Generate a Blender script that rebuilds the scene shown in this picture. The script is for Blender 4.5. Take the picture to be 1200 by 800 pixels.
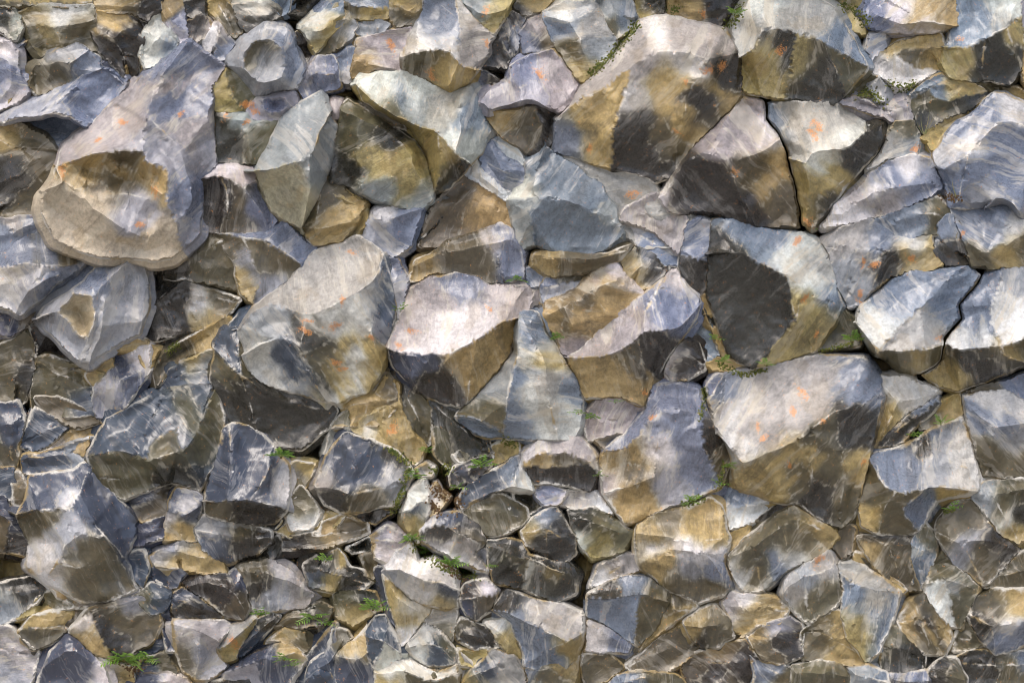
import bpy, math, random
import numpy as np
from mathutils import Vector, Matrix
from mathutils.geometry import delaunay_2d_cdt

# ---------------------------------------------------------------- camera, sky, sun, exposure
scene = bpy.context.scene
for o in list(bpy.data.objects):
    bpy.data.objects.remove(o)
COL = scene.collection
PX = 0.005                                   # one photo pixel is 5 mm on the rock face
W, H = 1200.0, 800.0
DIST = 8.3333
CZ, WZ = 1.65, 2.60                          # eye height, height of the middle of the view
cam_d = bpy.data.cameras.new('camera')
cam_d.lens = 50; cam_d.sensor_width = 36; cam_d.clip_end = 2000
cam = bpy.data.objects.new('camera', cam_d); COL.objects.link(cam)
cam.location = (0, -DIST, CZ)
pitch = math.atan2(WZ - CZ, DIST)
cam.rotation_euler = (math.pi / 2 + pitch, 0, 0)
scene.camera = cam
scene.cycles.pixel_filter_type = 'BLACKMAN_HARRIS'; scene.cycles.filter_width = 1.0
scene.cycles.max_bounces = 5; scene.cycles.diffuse_bounces = 2; scene.cycles.glossy_bounces = 2

SUN_EL, SUN_AZ = math.radians(62), math.radians(-25)     # azimuth from the camera side, towards the left
sdir = Vector((math.cos(SUN_EL) * math.sin(SUN_AZ), -math.cos(SUN_EL) * math.cos(SUN_AZ), math.sin(SUN_EL)))
world = bpy.data.worlds.new('World'); scene.world = world; world.use_nodes = True
wn = world.node_tree.nodes; wl = world.node_tree.links
sky = wn.new('ShaderNodeTexSky'); sky.sky_type = 'NISHITA'; sky.sun_disc = False
sky.sun_elevation = SUN_EL; sky.sun_rotation = math.atan2(sdir.x, sdir.y)
sky.air_density = 1.0; sky.dust_density = 5.0; sky.ozone_density = 0.9
wl.new(sky.outputs[0], wn['Background'].inputs[0]); wn['Background'].inputs[1].default_value = 0.15
sun_d = bpy.data.lights.new('sun', 'SUN'); sun_d.energy = 0.7; sun_d.angle = math.radians(25); sun_d.color = (1, 0.98, 0.95)
sun = bpy.data.objects.new('sun', sun_d); COL.objects.link(sun)
sun.rotation_euler = sdir.to_track_quat('Z', 'Y').to_euler(); sun.location = (-3, -6, 12)
vs = scene.view_settings
vs.view_transform = 'Standard'; vs.look = 'None'; vs.gamma = 1; vs.use_curve_mapping = False; vs.exposure = 0.74

# ---------------------------------------------------------------- helpers
_f = np.array([0, math.cos(pitch), math.sin(pitch)])
_u = np.array([0, -math.sin(pitch), math.cos(pitch)])
_r = np.array([1.0, 0, 0])
_C = np.array(cam.location)
def world_pts(x, y, h):
    """a point of the rock face: seen at photo pixel x, y and standing h pixels (of 5 mm) out of the wall plane"""
    x = np.asarray(x, float); y = np.asarray(y, float); h = np.asarray(h, float)
    s = 36.0 / 50.0 / W
    d = _f[None] + _r[None] * ((x - W / 2) * s)[:, None] - _u[None] * ((y - H / 2) * s)[:, None]
    t = (-h * PX - _C[1]) / d[:, 1]
    return _C[None] + d * t[:, None]

def _hash(ix, iy, seed):
    n = (ix.astype(np.int64) * 374761393 + iy.astype(np.int64) * 668265263 + seed * 2147483629) & 0xffffffff
    n = ((n ^ (n >> 13)) * 1274126177) & 0xffffffff
    n = ((n ^ (n >> 16)) * 2246822519) & 0xffffffff
    return ((n ^ (n >> 15)) & 0xffffff) / float(0xffffff)
def vnoise(x, y, seed=0):
    ix = np.floor(x); iy = np.floor(y); fx = x - ix; fy = y - iy
    fx = fx * fx * fx * (fx * (fx * 6 - 15) + 10); fy = fy * fy * fy * (fy * (fy * 6 - 15) + 10)
    a = _hash(ix, iy, seed); b = _hash(ix + 1, iy, seed); c = _hash(ix, iy + 1, seed); d = _hash(ix + 1, iy + 1, seed)
    return ((a + (b - a) * fx) * (1 - fy) + (c + (d - c) * fx) * fy) * 2 - 1
def fbm(x, y, wl, seed=0, oct=3):
    r = 0; a = 1.0; s = 0
    for k in range(oct):
        r = r + a * vnoise(x / wl + 17.3 * k, y / wl - 9.1 * k, seed + k * 7); s += a; a *= .5; wl /= 2.1
    return r / s
def worley(x, y, cell, seed=0):
    gx = x / cell; gy = y / cell; ix = np.floor(gx); iy = np.floor(gy)
    f1 = np.full(gx.shape, 9.0); f2 = np.full(gx.shape, 9.0); idv = np.zeros(gx.shape)
    for dx in (-1, 0, 1):
        for dy in (-1, 0, 1):
            cx = ix + dx; cy = iy + dy
            d = (cx + _hash(cx, cy, seed) - gx) ** 2 + (cy + _hash(cx, cy, seed + 5) - gy) ** 2
            nearer = d < f1
            f2 = np.where(nearer, f1, np.minimum(f2, d)); idv = np.where(nearer, _hash(cx, cy, seed + 9), idv); f1 = np.where(nearer, d, f1)
    return f1, np.sqrt(f2) - np.sqrt(f1), idv

def seg_dist(px, py, segs):
    """distance of the points to the nearest of the segments (x0, y0, x1, y1)"""
    best = np.full(px.shape, 1e9)
    for x0, y0, x1, y1 in segs:
        dx, dy = x1 - x0, y1 - y0; L = dx * dx + dy * dy + 1e-9
        t = np.clip(((px - x0) * dx + (py - y0) * dy) / L, 0, 1)
        best = np.minimum(best, (px - x0 - t * dx) ** 2 + (py - y0 - t * dy) ** 2)
    return np.sqrt(best)
def inside(px, py, poly):
    c = np.zeros(px.shape, bool); n = len(poly)
    for i in range(n):
        x0, y0 = poly[i][:2]; x1, y1 = poly[i - 1][:2]
        if y0 != y1:
            c ^= ((y0 > py) != (y1 > py)) & (px < (x1 - x0) * (py - y0) / (y1 - y0) + x0)
    return c
def smooth(a, b, x):
    t = np.clip((x - a) / (b - a), 0, 1); return t * t * (3 - 2 * t)

# ---------------------------------------------------------------- materials
def nodes(mat):
    mat.use_nodes = True
    return mat.node_tree.nodes, mat.node_tree.links, mat.node_tree.nodes['Principled BSDF']
class NT:
    """small wrapper to write node trees as expressions"""
    def __init__(s, mat):
        s.n, s.l, s.bsdf = nodes(mat)
    def put(s, sock, v):
        if hasattr(v, 'links'): s.l.new(v, sock)
        else: sock.default_value = v
    def math(s, op, a, b=0.0, clamp=False):
        m = s.n.new('ShaderNodeMath'); m.operation = op; m.use_clamp = clamp
        s.put(m.inputs[0], a); s.put(m.inputs[1], b); return m.outputs[0]
    def mix(s, fac, a, b, mode='MIX'):
        m = s.n.new('ShaderNodeMix'); m.data_type = 'RGBA'; m.blend_type = mode
        s.put(m.inputs[0], fac); s.put(m.inputs[6], a); s.put(m.inputs[7], b); return m.outputs[2]
    def attr(s, name, out='Fac'):
        a = s.n.new('ShaderNodeAttribute'); a.attribute_name = name; return a.outputs[out]
    def noise(s, vec, scale, detail=4, rough=.55, dist=0.0):
        t = s.n.new('ShaderNodeTexNoise'); s.put(t.inputs['Vector'], vec)
        t.inputs['Scale'].default_value = scale; t.inputs['Detail'].default_value = detail
        t.inputs['Roughness'].default_value = rough; t.inputs['Distortion'].default_value = dist
        return t.outputs['Fac']
    def ramp(s, v, lo, hi):
        m = s.n.new('ShaderNodeMapRange'); m.interpolation_type = 'SMOOTHSTEP'
        s.put(m.inputs['Value'], v); s.put(m.inputs['From Min'], lo); s.put(m.inputs['From Max'], hi)
        return m.outputs['Result']
    def pos(s):
        return s.n.new('ShaderNodeNewGeometry').outputs['Position']

def rock_material():
    mat = bpy.data.materials.new('basalt'); t = NT(mat)
    P = t.pos(); flow = t.attr('flow', 'Vector')
    pat = t.attr('pat', 'Color'); rim = t.attr('rim'); lich = t.attr('lichen'); chalk = t.attr('chalk'); gloss = t.attr('gloss'); seam = t.attr('seam')
    big = t.attr('blotch'); ob = t.attr('film'); lime = t.attr('lime')
    med = t.noise(P, 38.0, 4, .72)
    grain = t.noise(P, 210.0, 1, .7)
    streak = t.noise(flow, 8.0, 5, .70, .9)
    matte = t.math('SUBTRACT', 1.0, t.math('MULTIPLY', gloss, .75))
    val = t.math('ADD', t.math('MULTIPLY', t.math('SUBTRACT', t.ramp(big, .34, .66), .5), .40), t.math('MULTIPLY', t.math('SUBTRACT', t.ramp(med, .30, .70), .5), .55))
    val = t.math('ADD', val, t.math('MULTIPLY', t.math('SUBTRACT', grain, .5), .45))
    val = t.math('ADD', t.math('MULTIPLY', val, matte), 1.0)
    vc = t.n.new('ShaderNodeCombineColor')
    for i in range(3): t.l.new(val, vc.inputs[i])
    col = t.mix(1.0, pat, vc.outputs[0], 'MULTIPLY')
    # dark iron and pale mineral films that run down each face
    fib = t.noise(flow, 48.0, 3, .75, .5)
    sv = t.math('ADD', t.math('MULTIPLY', streak, .74), t.math('MULTIPLY', fib, .26))
    dk = t.math('MULTIPLY', t.ramp(sv, .465, .39), t.math('SUBTRACT', .48, t.math('MULTIPLY', chalk, .40)))
    col = t.mix(dk, col, (.038, .037, .034, 1))
    pal = t.math('MULTIPLY', t.ramp(sv, .525, .585), t.math('ADD', t.math('MULTIPLY', gloss, .07), t.math('MULTIPLY', chalk, .80)))
    palc = t.mix(gloss, (.52, .46, .33, 1), (.51, .51, .51, 1))
    col = t.mix(pal, col, palc)
    # rusty ochre film
    och = t.math('MULTIPLY', t.ramp(ob, .54, .62), t.math('SUBTRACT', .42, t.math('MULTIPLY', gloss, .75), True))
    col = t.mix(och, col, (.30, .21, .085, 1))
    # cream contour lines of old mineral fronts
    ln = t.noise(P, 4.0, 3, .55, .8)
    line = t.math('ABSOLUTE', t.math('SUBTRACT', ln, .5))
    front = t.ramp(t.math('ADD', seam, t.math('MULTIPLY', t.math('SUBTRACT', fib, .5), 1.8)), .45, .95)
    col = t.mix(t.math('MULTIPLY', front, .45), col, (.47, .43, .34, 1))
    # cream crust on rims and joints
    rr = t.ramp(t.math('ADD', rim, t.math('MULTIPLY', t.math('SUBTRACT', t.math('ADD', t.math('MULTIPLY', med, .6), t.math('MULTIPLY', ob, .8)), .7), 1.4)), .44, .78)
    rimc = t.mix(t.ramp(big, .34, .50), (.36, .27, .13, 1), (.62, .595, .53, 1))
    col = t.mix(t.math('MULTIPLY', t.math('MULTIPLY', rr, lime), .9), col, rimc)
    # orange lichen
    lv = t.math('ADD', lich, t.math('MULTIPLY', t.math('SUBTRACT', t.math('ADD', t.math('MULTIPLY', med, 1.3), t.math('MULTIPLY', grain, .7)), 1.0), 1.9))
    lsp = t.ramp(lv, .46, .62)
    sp = t.n.new('ShaderNodeTexVoronoi'); sp.inputs['Scale'].default_value = 40; t.l.new(P, sp.inputs['Vector'])
    spots = t.math('MULTIPLY', t.ramp(sp.outputs['Distance'], .24, .10), t.math('MULTIPLY', t.ramp(line, .13, .19), t.math('MULTIPLY', chalk, .9)))
    col = t.mix(t.math('MULTIPLY', t.math('MAXIMUM', lsp, t.math('MULTIPLY', spots, .45)), .8), col, t.mix(t.ramp(grain, .35, .65), (.36, .13, .04, 1), (.62, .27, .07, 1)))
    t.put(t.bsdf.inputs['Base Color'], col)
    rough = t.math('SUBTRACT', t.math('ADD', .30, t.math('MULTIPLY', med, .30)), t.math('MULTIPLY', gloss, .24), True)
    t.put(t.bsdf.inputs['Roughness'], rough)
    t.bsdf.inputs['Specular IOR Level'].default_value = .5
    hgt = t.math('ADD', t.noise(P, 60.0, 3, .75), t.math('MULTIPLY', fib, .9))
    b = t.n.new('ShaderNodeBump'); b.inputs['Distance'].default_value = .006
    t.put(b.inputs['Strength'], t.math('MULTIPLY', matte, .75))
    t.l.new(hgt, b.inputs['Height']); t.l.new(b.outputs[0], t.bsdf.inputs['Normal'])
    return mat
ROCK = rock_material()

def simple_material(name, c1, c2, scale, rough=.8):
    mat = bpy.data.materials.new(name); t = NT(mat)
    t.put(t.bsdf.inputs['Base Color'], t.mix(t.ramp(t.noise(t.pos(), scale, 4), .35, .65), c1 + (1,), c2 + (1,)))
    t.bsdf.inputs['Roughness'].default_value = rough
    return mat

# ---------------------------------------------------------------- mineral patinas: colour, chalkiness, gloss
PAT = {'s': ((.052, .064, .090), .20, .90), 'S': ((.148, .176, .230), .48, .70), 'g': ((.258, .272, .292), .45, .50), 'k': ((.028, .0255, .0205), .09, .70),
       'c': ((.390, .345, .245), .40, .15), 't': ((.330, .250, .105), .32, .12), 'b': ((.092, .080, .048), .22, .45), 'w': ((.545, .540, .520), .80, .30),
       'p': ((.296, .281, .268), .55, .35)}
DATA = """
T 0 0 3
C;22;.3;665,150 725,195 790,232 740,300 755,480 765,585 705,640 705,740 700,830,20 635,885,40 590,908,45 450,905,48 320,895,50 200,840,55 150,740,60 150,690,62 205,590,55 225,510 330,435 400,360 510,265 600,200;205,590,80 250,560,85 300,540,86 430,522,92 498,530,95 512,575,92 592,602,88 582,690,84 620,800,70 640,880,40/205,590,80 215,640,92 290,680,96 340,740,98 430,800,88 520,840,60/160,680,80 215,640,92/498,530,95 520,410,70 560,280,40 665,155,5/520,410,78 590,470,66 650,560,62 672,680,60 650,760,60/300,635,84 360,640,58 400,600,50 470,590,52 520,640,60 570,680,82/310,600,64/430,560,62/380,690,72 450,680,54 520,700,64/430,640,40/230,760,70/730,420,35;300,480,p 450,420,p 600,300,p 600,230,s 620,350,s 660,480,p 720,520,g 560,500,g 600,560,g 420,600,t 540,640,t 480,700,g 360,660,c 430,560,b 400,640,b 330,600,t 250,720,c 400,850,c 300,800,c 540,850,c 460,770,g 660,720,s 620,780,g 220,600,l 340,490,l 490,790,l 550,670,l 430,430,l 640,400,l;huge slanting grey and pink column with a hollowed brown end, largest at upper left
C;-6;.2;-20,430 0,415 130,340 360,238 395,252 440,290 400,360 330,435 300,441,50 250,405,58 190,393,60 130,398,60 60,410,58 10,428,50;60,400,58 200,350,40 380,260,10;150,380,g 300,350,s 380,280,s 100,390,g;pale blue grey slab overhanging a shadowed hollow left of the huge column
s;-46;.2;40,400 180,380 310,430 290,480 220,560 150,500;180,420,10;160,430,s 220,480,s
C;-22;.15;-30,410 0,425 60,425 150,475 215,545 205,590 150,690 155,750 50,768 0,760 -30,765;-30,480,20 0,495,32 70,530,40 110,590,42 160,660,30/70,530,40 215,545,18/0,640,30 60,620,38 110,590,42/-30,765,0 30,720,20;100,470,b 170,560,b 40,580,k 60,660,k 100,690,b 30,520,t;olive brown rounded column with a thin crack, left edge under the overhanging slab
C;-14;.35;60,50 140,12 330,12 332,90 352,185 280,160 200,175 140,205 110,150 95,80;95,60,20 180,98,45 270,92,45 330,62,28/180,98,45 212,150,32 190,178,8;220,55,w 270,130,b 130,130,b 150,100,t;rock with white lit top and olive flank near the top left corner
C;-8;.3;115,240 200,180 270,150 345,200 357,240 250,292 130,326 100,300;118,265,15 190,213,42 245,222,48 282,272,12/245,222,48 312,178,22;210,260,b 300,230,s 230,180,g;blue grey wedge shaped rock below the white topped rock at upper left
s;-12;.3;-20,150 30,150 60,190 65,270 102,315 60,362 10,382 -20,395;-20,190,20 35,225,32 42,300,32 10,345,22;20,180,w 50,240,s 0,300,s 40,340,w
s;-20;.3;-20,385 20,380 50,340 30,300 -20,260;10,320,16;0,320,t
s;-18;.3;-20,20 50,25 72,60 78,110 50,142 20,130 -20,110;-20,55,20 35,60,26 45,110,22;20,90,k 60,80,w 10,50,k
s;-40;.2;60,165 100,148 135,190 125,250 80,290 65,250;95,220,-10;95,230,s
C;-16;.35;335,40 440,45 520,80 510,130 485,200 485,255 440,275 390,222 350,185 320,110;330,95,22 400,135,46 440,98,40 505,80,20/400,135,46 425,185,30 445,272,2/425,185,30 490,190,10;385,80,t 430,130,k 470,130,k 430,230,k 350,150,k;dark rock with an ochre cap near the top edge, left of centre column group
s;-10;.3;335,-20 580,-20 572,40 520,72 470,50 400,48 335,38;340,15,18 450,28,32 565,20,16;400,5,t 450,40,b 540,40,k
s;-8;.3;-20,-20 330,-20 325,12 200,22 120,12 60,22 -20,32;-20,8,15 150,5,20 320,0,15;100,0,t 200,10,b
C;-10;.3;505,110 540,65 580,48 600,100 628,160 602,197 520,237 498,200;508,190,15 560,128,38 612,160,22/560,128,38 555,68,12;530,150,w 600,170,s 560,205,w 590,120,w;white crusted rock with dark patches above the huge slanting column
s;-12;.3;575,-10 640,-10 652,50 657,140 627,162 600,100 575,50;590,15,20 625,80,32 642,140,12;600,50,t 620,120,w 645,90,s
s;-14;.4;648,5 722,-10 727,45 690,62 655,52;690,28,22;690,20,k
s;-12;.4;655,75 690,58 725,50 742,90 732,130 692,157 660,132;700,85,28;690,100,k 720,120,w
C;-12;.3;712,155 740,100 762,68 822,150 800,212 738,212;762,72,8 772,140,36 742,208,5;740,150,w 795,170,s 770,100,p;small upright slate stone with white left edge above the hollow rock
s;-18;.3;735,0 790,-10 835,50 855,112 825,132 770,78 745,40;770,18,14 828,115,22;800,80,b 760,20,t
s;-14;.3;820,15 880,5 960,8 987,50 960,72 870,117 845,90;835,25,20 872,55,28 962,48,22;900,25,w 880,90,k 930,60,k
C;12;.25;795,215 850,140 930,80 1010,95 1037,160 1067,245 1045,312 970,326 905,342 850,272;850,240,46 855,190,50 890,145,46 950,138,40 990,165,42 1005,230,46 990,290,52 920,297,56 850,240,46/930,185,26/940,235,28/880,220,34;940,200,g 900,170,b 960,260,g 830,200,g 960,100,g 1030,250,s 880,290,g 990,120,s 1000,310,g;pale grey rock with a deep scooped hollow near the top
C;-2;.2;790,235 850,272 905,345 870,388 755,388 742,300;790,238,20 800,320,28 868,386,16;770,320,t 840,330,b 870,365,l;flat brown stone between the huge column and the hollow rock
s;6;.3;905,345 1040,320 1050,385 980,427 930,432 885,420 870,385;920,352,26 1000,342,30 1008,388,28 930,402,28 920,352,26/962,370,12;960,370,s 1020,400,g 900,410,g 885,375,l 895,395,l
C;-4;.15;757,392 870,390 890,425 980,428 977,470 935,530 910,572 840,582 765,576;770,408,24 860,418,36 890,440,34 975,440,18/860,418,36 890,560,26;810,490,k 930,490,b 880,400,g 800,398,l 870,430,l;dark square stone with vertical scratches left of the sharp grey slab
C;0;.15;705,620 760,590 820,583 895,590 905,660 940,730 970,772 950,818 720,822 700,690;708,632,24 780,618,42 860,652,42 905,632,28/780,618,42 800,700,38 800,812,18/860,652,42 945,790,12;750,720,k 830,740,b 900,730,s 800,605,w 860,620,p;dark block with pale streaks directly left of the sharp grey slab's lower tip
C;26;.3;1130,320 1152,400 1182,440 1167,560 1122,680 1060,797 1000,772 955,742 925,670 900,600 940,530 985,410 1060,360;900,600,66 960,592,80 1090,548,88 1122,470,72 1145,390,38/1090,548,88 1086,680,62 1060,795,26/1040,440,50/1010,520,64/1020,640,62;1030,450,g 1000,560,g 1000,680,c 1030,640,c 1130,560,g;sharp pale grey slab with smooth dents and a tan underside
s;-22;.2;352,215 380,215 440,270 430,290 385,258;390,245,16;390,240,s
s;-30;.3;440,235 500,195 500,240 475,285 435,275;470,240,14;470,240,t
s;-30;.3;1045,110 1100,150 1112,210 1078,242 1052,170;1080,180,12;1080,180,k
s;-8;.3;1060,95 1130,40 1205,-10 1215,80 1150,140 1112,190 1095,145;1070,100,15 1130,112,38 1195,60,28;1110,70,w 1160,110,t 1180,30,s
s;-30;.3;1012,45 1050,-10 1115,-10 1062,48;1060,15,10;1060,20,k
s;-14;.3;955,-10 1025,-10 1015,40 985,50 960,20;990,20,16;990,20,s
s;-2;.3;1055,275 1120,200 1167,195 1187,230 1197,310 1140,322 1070,357 1050,310;1070,280,18 1110,258,36 1172,268,36/1110,258,36 1122,322,12;1100,240,g 1140,300,s 1160,220,s
T 360 0 3
s;-14;.3;0,90 60,20 90,5 150,50 172,95 150,140 120,165 40,200 20,150;10,100,14 70,85,34 140,70,26/70,85,34 90,160,14;60,40,s 100,70,t 130,110,g 60,150,b 30,120,k
s;-16;.3;100,-15 280,-15 285,70 230,75 160,65 120,30;110,0,12 160,25,30 230,40,30 280,30,15;170,10,s 150,50,b 240,60,t
s;-14;.3;280,-15 415,-15 405,40 395,90 320,97 290,75;285,10,14 350,45,34 400,30,18;340,10,t 330,75,b 390,60,b
s;-16;.3;170,85 260,75 290,92 280,115 190,135 165,120;180,95,12 250,100,22;220,100,g
C;-10;.15;175,140 250,120 380,98 345,200 342,245 290,247,14 230,245,18 195,278,8 160,280 165,210;175,225,22 230,232,26 300,238,22;260,170,p 320,140,p 190,250,t 300,160,l;flat pinkish ledge left of the blue topped block at the top centre
s;-16;.25;105,200 140,175 170,172 165,240 150,300 110,295;135,230,24;130,230,s 150,270,p
C;14;.2;415,-20 515,-20 560,40 650,128 635,190 605,235 555,290 512,330 450,290 380,262 340,248 350,180 400,60;340,200,44 380,185,56 450,175,62 515,190,60 530,220,56 555,240,44 600,235,20/530,220,56 545,90,30 515,-20,0/530,220,56 500,300,34;450,60,s 480,20,s 400,170,w 585,130,p 540,60,w 430,220,b 500,250,t 440,265,l 635,150,l 620,190,p;block with a smooth blue top and pinkish right side at the top centre
s;-6;.25;520,-20 735,-20 690,60 655,122 600,70;540,0,12 615,60,28 690,40,20;590,20,g 660,80,t 630,45,l
s;-26;.3;655,115 720,50 765,60 740,170 700,240 610,235 635,180;660,150,20 720,130,26 700,220,14;680,130,k 650,215,k 720,150,s
s;-18;.3;720,30 760,-15 860,-15 830,40 760,55;770,10,20;790,10,t 750,35,k
s;-16;.25;750,110 780,70 825,60 865,160 830,180 760,185;790,80,18 815,140,28;780,150,s 820,100,p 840,150,b
C;-8;.25;825,50 900,5 990,10 1040,60 1090,140 1070,210 1010,260 970,300 935,270 900,200 860,150;840,60,16 920,80,36 1000,40,26/920,80,36 960,140,44 990,240,32/960,140,44 880,150,14;890,40,w 950,60,g 1030,150,g 920,190,b 960,230,t 870,90,s 1010,110,p;mottled cracked boulder left of the mossy groove at the top
C;-14;.25;1005,10 1060,-15 1130,-15 1165,70 1120,120 1085,140 1045,70;1020,20,14 1090,50,34 1160,75,14;1060,20,g 1080,90,b 1130,60,s;small tan boulder above the mossy groove at the top
s;-16;.25;1140,-15 1230,-15 1240,60 1180,70 1150,20;1180,20,18;1180,30,b
C;6;.15;705,290 720,235 780,200 860,172 890,215 950,315 930,360 895,398,30 880,385,36 780,350,36 640,378,30 615,365,20 640,320;740,290,26 750,210,10/880,392,38 780,345,46 640,375,34;760,240,s 850,260,p 910,320,p 690,330,g 780,320,g 820,260,l;greyish pink ledge rock with a blue shadowed left corner, above a streaked brown block
C;-6;.2;615,370 680,365 780,350 860,368 888,400 865,510 790,552 750,520 690,480 640,420;625,378,16 700,390,34 800,372,38 870,385,24/800,372,38 840,450,34 780,545,8;700,430,t 800,450,b 850,430,k 740,480,b 650,390,t;brown block with fine pale streaks under the greyish pink ledge rock
C;16;.2;180,290 250,255 340,248 400,270 500,325 570,300 600,340 650,460 610,540 572,580 520,640 500,665 460,680 440,610 420,540 370,450 290,400 200,350;180,295,30 215,345,44 300,400,58 390,445,68 450,460,70 520,545,66 572,578,42/520,545,66 545,440,52 540,340,20/450,460,70 470,600,40 460,675,14;270,310,w 360,350,g 480,400,p 580,450,s 560,500,w 330,340,s 420,490,t 490,560,t 530,590,k 460,640,t 300,380,b 400,300,w;large white topped rock with a lichen speckled crest above a curved brown column
C;6;.25;115,375 140,360 200,385 290,440 370,500 420,570 450,690 420,730 380,745 250,710 160,660 85,640 90,540;120,385,28 185,420,48 270,450,56 340,520,54 400,640,44 440,700,26/185,420,48 170,540,50 190,660,28/270,450,56 290,600,50 300,715,24;140,480,b 130,600,k 230,560,t 330,560,t 380,640,t 250,660,g 220,420,b 300,460,k 420,690,g;rounded brown column with pale wavy streaks beside the sharp grey slab
s;-10;.25;165,380 215,350 290,400 340,450 300,440 200,390;230,390,20;250,400,b
s;-14;.2;-20,690 55,640 120,660 190,700 215,760 180,830 60,850 -20,800;0,690,18 90,690,30 180,720,20/90,690,30 120,800,10;60,740,b 130,740,t 150,750,l
C;-4;.25;250,745 330,720 430,715 400,760 370,860 300,900 200,850 210,780;230,770,18 310,770,34 400,740,20/310,770,34 320,870,10;280,750,w 340,800,s 250,820,g;pale grey wedge tucked below the rounded brown column
s;-28;.2;610,520 680,480 750,530 770,580 740,600 690,590 630,600;690,520,20 700,580,20;650,550,s 720,540,w
C;-16;.25;600,545 650,500 700,560 770,600 765,660 720,690 690,670 640,625;650,530,20 690,600,36 765,610,20/690,600,36 715,685,6;680,570,s 660,620,s 730,640,s;shiny dark blue broken stone left of the smooth blue slab's peak
s;-10;.2;545,615 590,560 620,600 690,670 725,690 700,710 620,660;600,610,18 690,690,16;600,600,w 660,670,w
C;4;.12;840,520 870,535 950,590 1040,660 1085,750 1110,830 1040,880 900,900 800,860 740,880 720,780 715,700 770,650 775,570;840,520,34 800,640,44 800,700,50 880,700,58 1010,740,48 1090,790,30/800,700,50 780,760,56 800,860,20/715,705,16 800,700,50;900,620,s 880,760,s 950,690,s 770,640,w 1070,730,g 760,810,g 1000,830,s 840,800,s 1020,700,s 820,580,s;smooth blue grey slab with a white rimmed peak near the image centre top
C;-16;.2;420,800 450,720 545,620 620,665 715,720 725,800 700,860 560,880 400,870;440,740,20 560,700,30 690,740,22;520,700,b 620,740,t 600,800,t 500,800,b;smooth olive brown stone with a cracked face left of the smooth blue slab
s;-20;.2;400,860 440,740 480,690 520,700 450,800;450,770,14;450,770,k
s;-34;.2;600,240 650,270 690,300 640,310 610,345 570,300 590,270;620,290,14;610,290,s 650,290,k
C;14;.02;72,385 80,362 97,352 116,362 122,388 112,410 92,418 76,405;97,385,16;97,385,p;small round lilac pebble wedged beside the sharp grey slab tip
T 600 0 3
C;10;.12;455,75 540,58 650,80 740,100 770,150 812,190 808,330 760,390 700,450 640,510 550,620 500,633 410,605 300,578 150,530 155,440 200,385 240,320 320,250 400,160;160,430,34 240,350,60 340,310,78 430,230,84 500,178,84 580,175,82 690,207,78 800,190,44/430,230,84 360,420,80 350,590,20/690,207,78 620,320,76 560,610,18/800,190,44 790,320,24;600,120,p 450,180,p 340,270,p 520,120,w 720,150,p 260,410,t 430,450,k 300,500,t 560,300,t 660,350,k 760,260,k 540,500,b 600,430,t 390,340,w 620,220,w 220,480,s 610,288,l 580,465,l 735,235,l 268,525,l 680,245,l 720,320,t 480,560,k;broad boulder with pale top and brown and black blotched face, top right of centre
s;-10;.25;430,-20 545,-20 540,40 500,65 455,68 440,30;450,0,16 500,30,28 540,10,14;490,15,k 460,50,t
C;-10;.25;560,-20 780,-20 770,50 740,90 680,95 610,70 560,55;580,10,16 660,50,34 760,30,18;640,30,t 720,30,k 680,55,l;tan and black rock at the top edge behind the broad blotched boulder
C;14;.1;790,60 860,-20 1030,-20 1130,40 1180,100 1215,160 1245,235,22 1180,310 1135,365 1000,355 880,348 812,320 812,220 775,120;812,205,46 850,175,60 890,105,64 1000,120,64 1100,150,56 1245,232,24/890,105,64 870,-20,4/1000,120,64 960,345,16/1100,150,56 1160,330,10;960,50,p 1080,90,p 830,100,p 1150,150,s 900,200,t 850,280,t 1000,230,t 1060,270,k 1130,220,b 940,170,k 900,10,w 940,185,l;boulder with a lilac white top and smooth olive face at the top right
C;8;.12;810,345 885,355 895,420 940,480 965,570 1000,720 1015,800 880,800 800,775 700,745 600,750 545,740 515,690 560,620 640,520 740,430;530,680,30 610,560,60 690,525,70 755,575,72 860,540,66 940,495,40/755,575,72 800,690,50 870,795,14/690,525,70 800,350,10;800,400,p 720,470,p 840,490,p 670,640,k 600,660,k 800,740,k 880,650,t 920,600,t 850,600,b 780,610,l 550,660,w 900,470,w 960,700,b;dark faced boulder with pale sloping top, left of the long black crack
C;10;.12;895,360 1000,365 1120,360 1140,365 1150,410 1240,470 1290,440 1300,480 1270,540 1180,640 1120,720 1050,800 1020,790 1000,700 970,560 945,480 900,410;965,560,62 1030,575,72 1060,530,72 1180,520,66 1240,460,40/1030,575,72 1040,660,56 1040,790,12/1240,470,42 1190,600,30 1080,740,16;990,430,p 1100,430,p 1180,480,w 1080,560,w 1030,640,t 1100,640,t 1020,720,t 1200,560,k 1100,720,k 1060,430,l 1080,445,l 1060,470,l 1035,780,l 920,420,s 1160,400,p;boulder with lilac lichen dotted top and tan face, right of the long black crack
C;-8;.06;150,540 260,570 420,612 500,640 520,690 550,740 640,760 620,800 600,860 450,880 380,800 340,720 300,640 220,590;200,560,14 330,620,24 430,690,30 560,780,22/300,640,18 390,800,20;400,680,p 450,760,p 300,610,p 560,770,p 420,685,l;flat pinkish shelf between the smooth blue slab and the dark faced boulder
T 800 0 3
C;0;.15;645,0 660,-20 975,-20 970,90 900,108 770,118 700,105 650,85 632,50;640,50,22 700,60,46 770,85,52 860,75,46 965,85,26/700,60,46 680,-10,6;680,40,s 760,20,w 850,40,t 920,20,t 790,100,w 860,70,w 680,80,s;cream white boulder with tan right half at the top edge, right
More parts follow.
